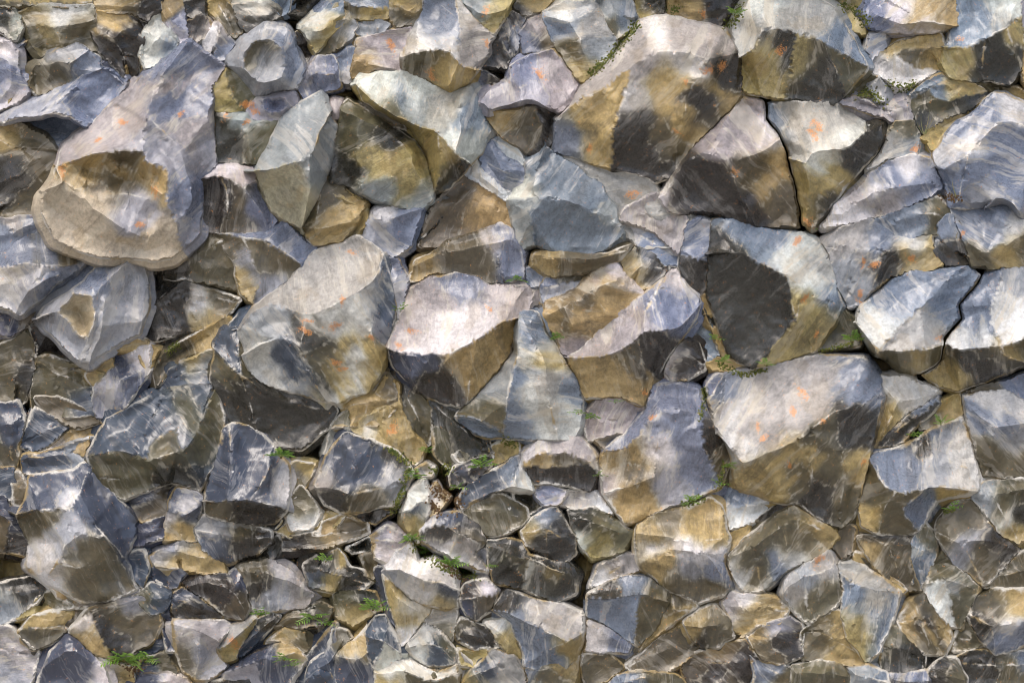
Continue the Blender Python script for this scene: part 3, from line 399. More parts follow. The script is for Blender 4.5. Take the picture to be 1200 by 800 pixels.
s;-24;.1;780,440 860,430 890,490 840,520 810,490;830,470,14;830,470,k 860,450,b
C;-8;.1;865,410 930,420 970,440 950,480 890,490 870,460;875,420,16 930,450,28;910,440,s 950,460,w;small slate stone below the domed rock at lower centre
C;-12;.06;960,440 1060,430 1090,460 1130,520 1090,500 1000,490 950,485;970,450,14 1060,460,24;1010,450,p 1080,470,w;thin pale ledge below right of the domed rock at lower centre
C;2;.1;400,520 420,440 470,390 490,440 490,510 460,580 450,610 420,590 395,550;405,520,24 450,480,42 485,470,24/450,480,42 440,600,10;430,460,w 470,450,w 430,550,t 420,500,s;cream white upright stone beside the mossy gap, lower centre left
s;-10;.1;490,450 515,400 530,430 560,460 510,520 490,520;515,450,18;510,440,w 530,480,t
C;0;.08;460,570 510,520 600,515 660,560 690,620 640,650 700,720 600,680 520,640 470,610;465,580,22 520,550,40 600,590,44 680,620,20/600,590,44 560,650,24;500,560,w 560,540,s 620,570,k 560,600,k 640,600,b 560,640,w;dark smooth stone with white left rim below the red brown moss
s;-10;.1;620,650 690,640 700,715 660,710;660,670,18;660,670,g
C;4;.06;820,570 850,540 930,495 960,540 1000,600 1005,660 960,690 880,650 830,620;830,575,20 900,570,42 990,620,20/900,570,42 920,670,20;890,540,s 950,580,k 900,620,k 860,590,t 970,640,k;dark slab with blue sheen right of lower centre
C;2;.06;695,610 760,600 820,610 840,660 900,670 980,690 1010,720 1000,790 940,820 850,790 780,775 720,760 700,690;700,620,24 770,650,46 840,670,44 960,720,40 1005,740,14/840,670,44 820,780,10;750,640,k 780,710,k 880,740,k 950,770,k 830,680,b 850,720,w 930,720,t;dark blotchy slab sprinkled with cream specks at lower centre
C;0;.08;980,500 1060,485 1100,510 1160,560 1210,580 1180,640 1120,660 1070,675 1030,640 1000,580;985,510,22 1060,540,44 1150,580,30/1060,540,44 1070,665,10;1030,550,k 1100,610,t 1140,590,b 1010,600,w 1120,540,b;rounded stone with dark window and fibrous tan side, lower right of centre
C;-14;.1;-20,600 100,580 110,550 180,515 270,545 275,580 200,610 120,640 0,640 -20,640;-20,615,16 120,590,32 260,570,16;160,560,t 80,610,b 200,570,b 20,620,k;flat striated olive stone above the honeycomb stone, lower left of centre
s;-12;.1;200,510 280,505 355,515 300,545 270,540;280,525,16;290,520,k
s;-20;.1;200,640 280,600 275,640 220,650;250,630,10;250,630,k
C;-4;.1;280,600 340,560 380,580 420,610 370,640 330,690 300,670;290,610,22 350,610,34 410,615,16;340,590,g 320,650,w 380,600,p;pale pinkish lump left of the white draped rock, lower centre left
C;8;.1;330,700 360,650 420,620 450,690 490,680 510,670 570,730 595,790 590,840 540,850 460,830 380,780;335,710,26 400,720,50 470,750,56 540,760,44 590,790,16/470,750,56 480,835,20;400,680,w 440,720,w 370,720,g 540,770,s 560,740,w 480,790,w 520,810,t;white draped rock in the lower centre left
s;4;.3;462,700 480,680 495,700 490,720 470,725;478,700,10;478,705,k
C;-10;.2;50,700 100,670 170,640 200,690 215,710 260,720 290,760 270,785 150,790 80,770;60,710,18 130,720,34 200,745,34 280,765,14/105,670,10 130,720,34/170,790,8 200,745,34;80,720,s 100,690,k 190,730,k 240,760,k 130,750,t 170,670,t;honeycomb stone with dark cells and ochre ribs, lower left of centre
s;-16;.15;250,660 290,650 300,760 280,740;275,700,14;275,690,b
T 340 533 3
C;-8;.08;330,420 350,440 400,500 470,530 495,545 440,600 400,660 375,665 370,600 350,520;340,430,20 380,510,36 450,550,22/380,510,36 385,655,10;360,480,t 410,550,t 390,620,w 420,520,w;tan fluted tongue hanging below the white draped rock
s;-14;.1;300,390 330,400 350,500 365,600 350,580 310,460;335,480,20;335,480,s
C;-14;.1;160,490 240,480 300,490 320,540 270,570 220,595 165,570;170,500,16 240,520,30 310,540,12;200,520,b 260,510,k 230,560,t;banded dark stone with cream lines above the slate slope, bottom centre left
C;-14;.1;0,560 60,530 110,520 150,540 120,590 50,605 0,600;10,570,14 80,555,26;60,570,k 110,550,b;dark lens stone under the honeycomb stone at lower left of centre
C;4;.06;260,620 300,570 330,560 370,640 380,720 300,760 280,740;270,640,26 330,650,44 375,700,20/330,650,44 290,750,12;300,630,s 340,610,s 320,700,w;blue grey triangular facet below the tan fluted tongue's left
C;0;.06;150,700 230,650 265,600 270,700 290,780 300,830 170,830 150,770;160,710,24 240,720,40 270,690,20;210,680,t 200,750,s 250,770,s;smooth slate slope with tan upper edge at the bottom, left of centre
C;-6;.06;50,830 60,760 130,680 150,600 200,620 215,640 150,710 160,830;70,770,22 130,730,34 190,640,14;100,770,s 170,650,b 120,690,s;grey slate shard at the bottom edge left of the smooth slate slope
C;-4;.08;410,660 470,590 550,640 585,690 570,730 490,735 430,700;420,670,20 490,660,36 575,690,16;470,640,p 520,700,s 550,680,b 450,690,w;pinkish stone with blue shaded foot at the bottom, centre left
s;-14;.1;460,580 510,540 585,540 580,600 570,650 520,610;530,570,18;540,570,p 530,600,b
C;0;.06;290,760 380,720 440,725 520,760 580,735 585,800 570,840 300,840;300,770,22 400,760,42 500,790,40 580,770,16/400,760,42 420,840,16;350,750,w 430,780,b 480,770,w 550,790,b 340,800,t;white and olive blotched stone at the bottom edge, centre left
C;0;.1;600,500 620,450 690,440 730,480 710,540 660,580 620,560;605,505,22 660,500,40 725,490,18/660,500,40 650,575,10;650,470,k 690,520,b 630,530,s 690,460,w;dark stone with thick white rim below the fern at lower centre
C;-8;.1;580,610 600,575 680,600 715,640 730,675 650,685 590,640;590,610,18 650,640,30 720,670,12;640,630,k 690,650,k 610,600,b;dark oval stone with cream rim at the bottom centre
C;-6;.08;685,590 760,580 790,620 810,720 770,700 720,630;700,595,20 760,640,36 805,715,12;750,610,w 780,660,t;cream coloured tongue right of the dark oval stone
C;8;.05;760,480 850,505 960,520 1020,550 1025,650 1000,720 960,760 830,745 810,660 780,590 715,545;720,545,30 770,560,48 900,620,64 975,660,60 1020,620,26/770,560,48 790,500,24/900,620,64 850,510,10/975,660,60 900,690,40 830,740,14;800,570,s 880,660,s 840,620,s 930,560,p 980,600,p 860,540,p 760,520,k 990,690,t 930,700,s;slate blue boulder with pinkish right slope near the bottom centre
C;-4;.06;830,750 900,700 980,680 1010,700 1005,780 990,830 840,830;840,760,18 920,750,36 1000,740,16;900,780,b 960,730,t 870,770,s;olive speckled block at the bottom edge right of centre
s;-12;.1;590,680 640,690 690,690 680,730 630,750 595,740;640,710,18;640,715,t
C;-4;.06;590,830 640,750 720,685 790,710 820,760 830,830;610,800,22 710,740,38 810,760,16;690,760,s 760,740,p 650,800,t 730,790,p;pinkish grey streaked stone at the bottom edge, centre
C;-2;.06;400,840 440,790 500,745 560,770 560,840;440,800,30 500,780,36;470,790,b;olive hump at the bottom edge, centre left
s;-16;.08;585,690 600,690 640,750 590,830 570,800;595,760,16;595,760,p
T 640 430 3
C;-14;.06;135,220 140,160 170,115 260,105 340,130 330,170 270,230 200,240 140,260;145,200,18 210,200,30 320,160,18;200,160,p 260,170,p 180,220,p;flat pinkish shelf right of the fan shaped rock's foot
s;-16;.06;160,260 270,235 290,260 200,290;220,265,16;220,260,p
C;4;.06;270,240 350,150 370,65 450,55 530,80 560,160 620,240 645,340 600,430 500,475 400,510 330,540 270,550 230,490 200,430 190,330 210,290;205,300,30 275,290,46 330,230,50 390,155,52 470,150,52 545,165,34/390,155,52 385,290,62 390,490,14/545,165,34 560,300,58 620,420,14/205,440,22 300,420,44 380,385,50;450,100,s 400,90,s 520,130,s 450,250,s 500,350,s 560,400,s 430,420,g 560,260,k 620,330,b 320,320,t 300,370,b 250,350,w 240,420,p 320,470,t 280,510,t 390,300,w 370,180,l 240,330,t;blue faced rock with white specks and ochre left flank, right of lower centre
C;10;.05;570,110 630,30 780,-10 960,-40 1120,-40 1180,50 1195,110 1170,190 1140,300 1110,420 1080,520 1040,560 990,540 900,480 830,480 760,460 670,420 660,360 620,250 590,190;600,230,40 680,335,58 750,310,66 870,262,74 920,230,76 1000,160,72 1100,130,60 1185,100,24/870,262,74 945,340,66 920,470,22/750,310,66 830,470,14/1185,110,22 1140,290,36 1090,500,14/920,230,76 1060,320,60 1030,540,14;700,200,p 800,100,p 900,150,p 1050,60,s 1130,90,s 640,100,s 960,60,p 780,200,p 680,280,w 800,380,t 880,330,t 750,400,t 850,340,l 900,380,b 1000,230,b 1080,200,k 1000,380,b 980,450,k 1060,470,b 1110,330,l 1090,380,t 652,172,w 672,140,w 698,130,w 713,150,w 685,178,p 670,115,p 730,130,p 640,140,p 720,180,p 760,250,l 740,215,l 970,190,l 900,90,l 870,160,l 660,240,w;huge boulder with broad lilac top, white ring mark and ochre face, right of centre
s;-8;.08;560,70 590,30 640,25 640,50 600,90 570,100;600,55,18;600,50,s 630,40,g
C;-16;.06;650,430 700,435 800,480 820,490 720,545 650,570 630,520;660,450,16 710,490,30 800,490,10;690,480,s 720,520,w 670,540,w;white streaked slate wedge under the huge lilac topped boulder
s;-26;.06;640,590 720,550 830,485 880,490 800,540 700,600 640,650 625,640;740,570,12;720,570,t 780,530,k
C;-2;.06;640,670 700,600 790,540 870,490 950,520 1020,570 1030,600 1000,640 920,680 840,720 770,785 710,790 660,740;650,670,28 720,640,46 830,560,50 920,540,40 1020,590,14/720,640,46 760,770,12/830,560,50 860,650,46 770,785,12;760,620,b 720,700,b 680,740,w 860,600,b 960,580,t 860,650,w 800,690,s 920,620,b 900,650,w;long dark oval rock with a white smear, right of the wedge with blue foot
C;10;.05;315,560 400,520 500,500 580,460 610,490 640,600 625,690 650,770 630,800 540,830 430,780 330,700;320,580,34 470,610,58 620,600,30/335,690,24 470,650,60 560,645,64 615,660,34/470,610,58 470,650,60/560,645,64 440,760,30/560,645,64 645,780,16;380,600,t 440,550,b 540,560,t 590,520,t 500,640,w 560,650,w 500,720,g 590,730,s 400,700,t 480,770,b 570,790,b 380,640,w;trapezoid rock with tan top and blue grey foot, lower right of centre
C;4;.05;820,800 850,740 920,690 1000,640 1020,690 1040,790 1040,810 990,860 920,890 860,850;830,800,30 900,740,44 1010,700,20/900,740,44 920,880,14;920,760,g 970,700,p 960,670,l 930,820,b 880,790,p 1000,800,b;grey pentagonal rock with ochre upper edge, lower right
s;-12;.06;1010,630 1030,570 1060,550 1085,560 1075,640 1040,670;1045,610,20;1045,610,b
C;-14;.05;160,750 190,700 280,650 320,660 330,710 300,720 230,740 150,770;180,740,16 260,700,28;230,700,p 280,680,p 180,740,w;pinkish ledge above the glossy slate boulder, bottom centre right
T 640 533 3
C;6;.05;140,490 200,450 290,420 350,430 430,470 430,540 400,600 330,665 280,640 200,590 140,570;145,500,30 220,500,46 320,480,46 430,520,24/320,480,46 320,655,10;200,480,k 250,540,s 350,530,b 400,500,b 300,590,s 270,440,s;glossy slate boulder near the bottom, right of centre
s;-6;.05;350,430 410,460 400,475 340,450;380,455,14;380,455,w
C;-4;.05;140,580 220,610 300,660 290,690 200,690 140,690;150,600,20 220,640,30 290,670,12;180,630,w 250,660,s 160,670,w;white and slate patched stone below the glossy slate boulder
C;-6;.05;430,480 470,470 540,530 480,570 420,620 330,680 400,600;440,490,16 460,550,30 530,540,12;470,510,b 440,580,t 490,540,t;thin tan flank right of the glossy slate boulder
C;0;.1;490,590 540,545 590,530 640,580 655,635 610,670 550,670 510,630;495,595,24 550,600,44 610,590,38 650,630,14/550,600,44 570,665,14;560,560,t 530,600,t 600,620,b 580,580,b 570,640,k;egg shaped olive stone at the bottom, right of centre
C;-4;.05;620,520 650,485 700,490 790,500 850,540 820,590 740,600 680,635 650,600;630,520,20 700,540,36 830,550,14/700,540,36 680,630,8;660,510,p 740,530,t 720,580,t 700,500,w;ochre fringed pale stone below the long dark oval rock
C;-8;.05;700,640 760,600 850,570 900,590 900,700 830,740 760,720;710,640,18 790,640,36 890,620,16;770,670,b 850,650,k 820,600,g 740,650,t;dark striated stone near the bottom, left of the fluted grey rock
C;-18;.05;480,740 520,690 600,670 700,650 740,710 830,760 850,830 600,830 500,830;500,740,16 620,720,30 800,780,14;600,750,k 560,720,b 700,740,k 650,800,b 590,700,t;dark olive slab at the bottom edge right of centre
C;-16;.05;280,740 400,650 490,600 540,660 480,730 430,760 330,760;300,735,16 420,690,28 510,650,12;400,700,b 470,660,b;shadowed olive stone with faint cracks at the bottom, right of centre
C;-8;.05;190,830 250,770 330,750 460,770 520,830;220,800,20 350,780,28;300,790,s 400,790,b;dark slate stone at the bottom edge below the shadowed olive stone
s;-10;.05;130,700 220,700 280,740 200,800 150,830 130,760;180,740,20;180,740,b
T 800 533 3
C;2;.05;545,380 600,370 700,430 760,490 740,580 690,690 640,730 580,640 560,560 570,470;550,400,22 620,460,40 720,480,34 755,500,16/720,480,34 660,700,20/620,460,40 600,640,34;580,400,p 660,430,p 590,490,s 640,560,g 620,600,t 700,520,p 600,650,t 740,540,s 700,640,s;fluted rock with pinkish crest and blue right edge, lower right
C;-6;.05;420,620 480,560 550,540 590,650 640,730 560,740 420,720;430,620,18 500,620,36 600,690,16;470,650,b 530,640,t 550,690,t 450,700,b;brown veined stone between the pentagonal rock and the fluted rock
C;-14;.05;550,370 600,340 700,410 770,470 700,430;600,365,14;610,370,b 680,420,t;thin tan band above the fluted rock, lower right
T 800 430 3
C;6;.05;660,310 780,275 830,260 870,220 980,185 1000,240 1020,330 1040,425,24 1010,440,20 900,470 850,540 810,580 700,590 630,550 620,480 640,380;650,320,40 700,410,60 745,440,66 850,425,68 950,430,62 1035,425,28/745,440,66 700,500,52 690,585,14/850,425,68 760,500,50 820,570,14/670,310,20 700,410,60/870,225,8 860,310,40 1000,360,40;800,370,s 720,350,s 900,390,g 1000,400,w 920,270,g 980,280,w 850,250,k 880,240,s 660,440,b 730,470,b 830,480,s 720,520,b 760,550,b 650,520,t 960,450,t 780,320,s;crowned rock with smooth lilac blue top and olive base, lower right
C;-12;.05;660,290 720,230 800,170 895,110 900,130 830,200 780,260 720,275;680,280,14 790,200,30 890,120,12;780,200,k 840,160,s 740,250,k;dark slanting shard between the huge lilac boulder and the crowned rock
C;-8;.05;690,30 780,40 900,90 850,130 790,165 740,210 680,265 660,280 690,180 705,110 690,60;705,60,20 760,130,36 890,95,14/760,130,36 680,270,8;770,80,w 730,60,w 820,110,w 730,170,t 700,220,t;pale ledge with white and tan fibres right of the huge lilac boulder
s;-22;.05;900,130 970,95 985,180 900,200 840,220 830,190;910,160,14;920,150,t 860,200,b
C;2;.06;985,110 1060,90 1130,85 1215,130 1240,140 1240,380 1130,385 1050,390 1035,330 1010,230;1000,140,24 1085,215,56 1160,205,56 1240,190,44/1085,215,56 1080,380,14;1060,120,w 1120,150,w 1030,200,s 1050,300,b 1150,190,s 1160,280,g 1120,340,b 1210,330,b 1190,160,w;block with bright blue white top and brown grey front at the right edge
s;-10;.05;1000,90 1060,60 1140,50 1215,20 1215,120 1130,80;1130,65,18;1080,70,b 1190,60,s
C;0;.05;1010,450 1060,410 1140,395 1240,380 1240,560 1190,620 1130,590 1070,520;1020,450,22 1090,450,40 1240,420,30/1090,450,40 1180,600,14;1120,470,b 1060,470,g 1150,540,w 1200,460,b 1170,590,t 1200,520,k;mottled grey and brown block at the right edge, lower right
C;0;.05;890,590 900,540 970,470 1010,460 1070,540 1130,600 1185,640 1100,740 1060,765 1010,730 950,690 910,620;900,580,26 980,620,46 1080,610,44 1170,640,18/980,620,46 1060,755,10;980,530,b 1030,560,b 1000,650,g 1060,670,b 1090,620,k 1040,610,g 960,570,b;dark olive rounded rock with smoky white smear, lower right
C;-6;.05;790,620 850,540 885,580 885,660 860,740 830,780 805,760 800,680;800,640,18 840,640,34 880,620,16/840,640,34 830,770,8;820,600,s 850,700,s 800,650,w 860,570,b;narrow slate stone with white left rim, left of the smoky smear rock
C;-4;.05;610,590 700,590 790,575 800,640 805,740 830,790 760,790 700,730 640,650;620,595,20 720,620,36 790,620,24/720,620,36 770,785,8;730,670,b 680,640,t 760,720,b 700,600,k;fibrous brown stone beneath the crowned rock
s;-20;.05;600,640 640,650 700,730 780,790 770,800 680,750 600,690;680,730,12;670,710,t
C;2;.05;855,770 870,690 910,645 960,700 1050,775 1000,860 980,920 940,905 890,850 850,800;860,770,28 920,740,44 1040,780,18/920,740,44 970,910,10;910,700,b 960,780,g 900,760,w 1000,790,b 950,850,b;grey diamond shaped rock at lower right, below the smoky smear rock
C;-10;.05;1060,770 1110,740 1190,650 1240,640 1240,800 1130,790;1080,765,14 1170,720,30 1240,710,22;1150,740,b 1210,700,b;olive wedge at the right edge near the bottom
T 800 533 3
C;0;.05;1000,560 1040,500 1100,470 1240,480 1240,640 1180,680 1100,700 1040,640;1010,560,26 1090,600,46 1180,590,46 1240,580,36/1090,600,46 1100,695,10;1080,530,b 1170,540,t 1140,600,w 1120,660,s 1190,640,s 1050,590,k;olive boulder with white patch and slate foot at the right edge, near the bottom
C;-14;.05;960,640 990,580 1010,590 1055,660 1000,690 955,690;970,640,14 1010,645,26;1000,650,b;small olive stone at the bottom right between the diamond rock and olive boulder
C;-4;.05;760,580 800,520 840,490 900,560 940,600 950,640 920,705 850,700 790,640;770,580,20 840,570,38 930,610,18/840,570,38 880,700,14;800,600,t 860,540,b 880,620,t 850,660,b 840,600,k;tan and olive mottled stone left of the diamond rock, bottom right
C;-8;.05;690,690 730,590 760,600 800,650 850,700 840,760 700,770;710,680,20 760,670,34 840,720,14;750,650,b 790,700,k 730,640,w;dark stone with white flecks right of the fluted rock, bottom right
C;-10;.05;950,720 1000,690 1060,680 1100,700 1180,690 1240,680 1240,830 1000,830;980,730,16 1090,740,30 1240,730,22;1050,750,k 1150,750,b 1200,720,s;dark ledge in the bottom right corner
C;-8;.05;220,640 300,700 380,760 390,830 240,830 260,760;260,720,16 330,770,26;300,770,s 350,800,b;slate stone at the bottom edge left of the low dark ledge
C;-6;.05;380,745 480,720 560,740 590,790 580,840 380,840;400,770,42 480,765,60 570,780,42;440,790,b 530,770,b;brown block on the bottom edge below the brown veined stone
C;-4;.05;580,745 640,735 720,770 740,840 590,840;600,770,44 660,785,60 730,810,38;640,780,g 690,810,S;pale grey block on the bottom edge below the fluted rock
C;-8;.05;720,775 850,758 880,790 870,840 740,840;740,790,44 800,800,56 870,790,38;800,790,S 780,820,k;slate block on the bottom edge below the dark stone with white flecks
C;-8;.05;855,760 920,710 960,715 1000,790 1000,840 870,840;870,770,42 930,780,56 990,790,38;900,770,k 960,790,b;dark block on the bottom edge below the tan and olive mottled stone
"""
# ---------------------------------------------------------------- ground and cliff
def build_mesh(name, verts, faces, attrs=None, smooth_faces=True, mat=ROCK, parent=None, origin=None):
    me = bpy.data.meshes.new(name)
    v = np.asarray(verts, float)
    if origin is None: origin = (v.min(0) + v.max(0)) / 2
    me.from_pydata((v - origin).tolist(), [], faces)
    if smooth_faces: me.polygons.foreach_set('use_smooth', np.ones(len(me.polygons), bool))
    for k, a in (attrs or {}).items():
        a = np.asarray(a, np.float32)
        if k == 'pat':
            at = me.attributes.new(k, 'FLOAT_COLOR', 'POINT'); at.data.foreach_set('color', np.concatenate([a, np.ones((len(a), 1), np.float32)], 1).ravel())
        elif a.ndim == 2:
            at = me.attributes.new(k, 'FLOAT_VECTOR', 'POINT'); at.data.foreach_set('vector', a.ravel())
        else:
            at = me.attributes.new(k, 'FLOAT', 'POINT'); at.data.foreach_set('value', a)
    me.materials.append(mat); me.update()
    if smooth_faces: me.set_sharp_from_angle(angle=math.radians(26))
    o = bpy.data.objects.new(name, me); COL.objects.link(o); o.location = Vector(origin)
    if parent is not None:
        o.parent = parent; o.location = Vector(origin) - parent.location
    return o

gnd = build_mesh('ground', [(-600, -1200, 0), (600, -1200, 0), (600, 1.5, 0), (-600, 1.5, 0)], [(0, 1, 2, 3)], None, False,
                 simple_material('gravel', (.40, .39, .37), (.28, .27, .255), 7.0, .9))
gnd['kind'] = 'structure'

def make_cliff():
    xs = np.arange(-1500, 2701, 9.0); ys = np.arange(-1150, 941, 9.0)
    X, Y = np.meshgrid(xs, ys); x = X.ravel(); y = Y.ravel()
    jx = x + fbm(x, y, 60, 3) * 16; jy = y + fbm(x, y, 60, 8) * 16
    f1, edge, idv = worley(jx, jy, 105, 21)
    g1, e2, id2 = worley(jx, jy, 46, 31)
    m = np.maximum(np.maximum(-x, x - W), np.maximum(-y, y - H))              # distance outside the pictured part
    out = smooth(430, 520, m)
    tilt = (_hash(np.floor(idv * 1e6), np.floor(idv * 1e6), 3) - .5)
    h_out = 55 * smooth(0, .55, edge) * (.45 + idv) - 26 * f1 + 12 * fbm(x, y, 30, 4) + tilt * 12
    h_in = -48 + 24 * smooth(0, .5, e2) * (.3 + id2) + 8 * fbm(x, y, 18, 14)
    h = h_in * (1 - out) + h_out * out - 10 * out
    nx, ny = len(xs), len(ys)
    idx = np.arange(nx * ny).reshape(ny, nx)
    faces = np.stack([idx[:-1, :-1], idx[1:, :-1], idx[1:, 1:], idx[:-1, 1:]], -1).reshape(-1, 4).tolist()
    v = world_pts(x, y, h)
    v[:, 2] = np.maximum(v[:, 2], -.3)
    keys = np.array([PAT[c][0] for c in 'bktsgp'])
    ci = np.minimum((idv * 6).astype(int), 5); ci2 = np.minimum((id2 * 3).astype(int), 2)
    mixf = (.5 + .5 * fbm(x, y, 40, 77))[:, None]
    pat = np.where(out[:, None] > .5, keys[ci] * mixf + keys[ci2] * (1 - mixf), keys[ci2] * .75 + keys[2] * .25)
    at = {'pat': pat, 'rim': np.exp(-edge / .06) * out, 'lichen': np.zeros(len(x)), 'seam': np.zeros(len(x)), 'blotch': .5 + .42 * fbm(x, y, 30, 400, 4), 'film': .5 + .42 * fbm(x, y, 24, 410, 4), 'lime': np.full(len(x), .5), 'chalk': np.full(len(x), .25), 'gloss': np.full(len(x), .3),
          'flow': np.stack([x * PX + idv * 9, y * PX * .2 + idv * 5, idv * 31], 1)}
    o = build_mesh('cliff', v, faces, at, origin=np.array([0, 0, 0.0]))
    o['kind'] = 'structure'
    return o
CLIFF = make_cliff()

# ---------------------------------------------------------------- one rock: outline, ridge lines, patina seeds -> mesh
STEP = 2.5
DSC = .6; ZSC = .63
def _crack(pl, ox, oy):
    q = [(ox + a / 3, oy + b / 3) for a, b in pl]; return [(*a, *b) for a, b in zip(q, q[1:])]
CRACKS = (_crack([(888, 352), (897, 415), (942, 480), (967, 565), (1000, 710), (1017, 795)], 600, 0)
          + _crack([(1047, 265), (1022, 320), (972, 380), (982, 432), (922, 505), (910, 580), (840, 633)], 800, 230)
          + _crack([(685, 85), (740, 132), (800, 143), (880, 125)], 800, 230))
def densify(pl, closed):
    out = []; n = len(pl)
    for i in range(n if closed else n - 1):
        a = np.array(pl[i][:2]); b = np.array(pl[(i + 1) % n][:2]); k = max(1, int(round(np.hypot(*(b - a)) / STEP)))
        for j in range(k): out.append(tuple(a + (b - a) * j / k))
    if not closed: out.append(tuple(pl[-1][:2]))
    return out
def round_corners(pl):
    """one Chaikin step that keeps most of each corner: rock outlines are not drawn with a ruler"""
    out = []; n = len(pl)
    for i in range(n):
        a, b, c = np.array(pl[i - 1]), np.array(pl[i]), np.array(pl[(i + 1) % n])
        out.append(tuple(b + (a - b) * .05)); out.append(tuple(b + (c - b) * .05))
    return out
def outset(pl, w):
    """grow an outline a little, so that neighbours meet; not along the open cracks"""
    A = sum(a[0] * b[1] - b[0] * a[1] for a, b in zip(pl, pl[1:] + pl[:1])); sg = 1 if A > 0 else -1
    n = len(pl); out = []
    near = seg_dist(np.array([p[0] for p in pl]), np.array([p[1] for p in pl]), CRACKS) < 7
    for i in range(n):
        a, b, c = pl[i - 1], pl[i], pl[(i + 1) % n]
        n1 = np.array([b[1] - a[1], a[0] - b[0]]); n2 = np.array([c[1] - b[1], b[0] - c[0]])
        m = n1 / (np.linalg.norm(n1) + 1e-9) + n2 / (np.linalg.norm(n2) + 1e-9); m = m / max(.6, np.linalg.norm(m)) * sg
        k = 0 if near[i] else w
        out.append((b[0] + m[0] * k, b[1] + m[1] * k, b[2]))
    return out
def soften(r):
    if len(r) < 3: return r
    out = [r[0]]
    for i in range(1, len(r) - 1):
        a, b, c = np.array(r[i - 1]), np.array(r[i]), np.array(r[i + 1])
        out += [tuple(b + (a - b) * .18), tuple(b + (c - b) * .18)]
    return out + [r[-1]]
def parse_pts(s, k, ox, oy, sc):
    r = []
    for p in s.split():
        q = p.split(',')
        z = float(q[2]) * ZSC if len(q) > 2 else None
        r.append((ox + float(q[0]) / sc, oy + float(q[1]) / sc, z))
    return r

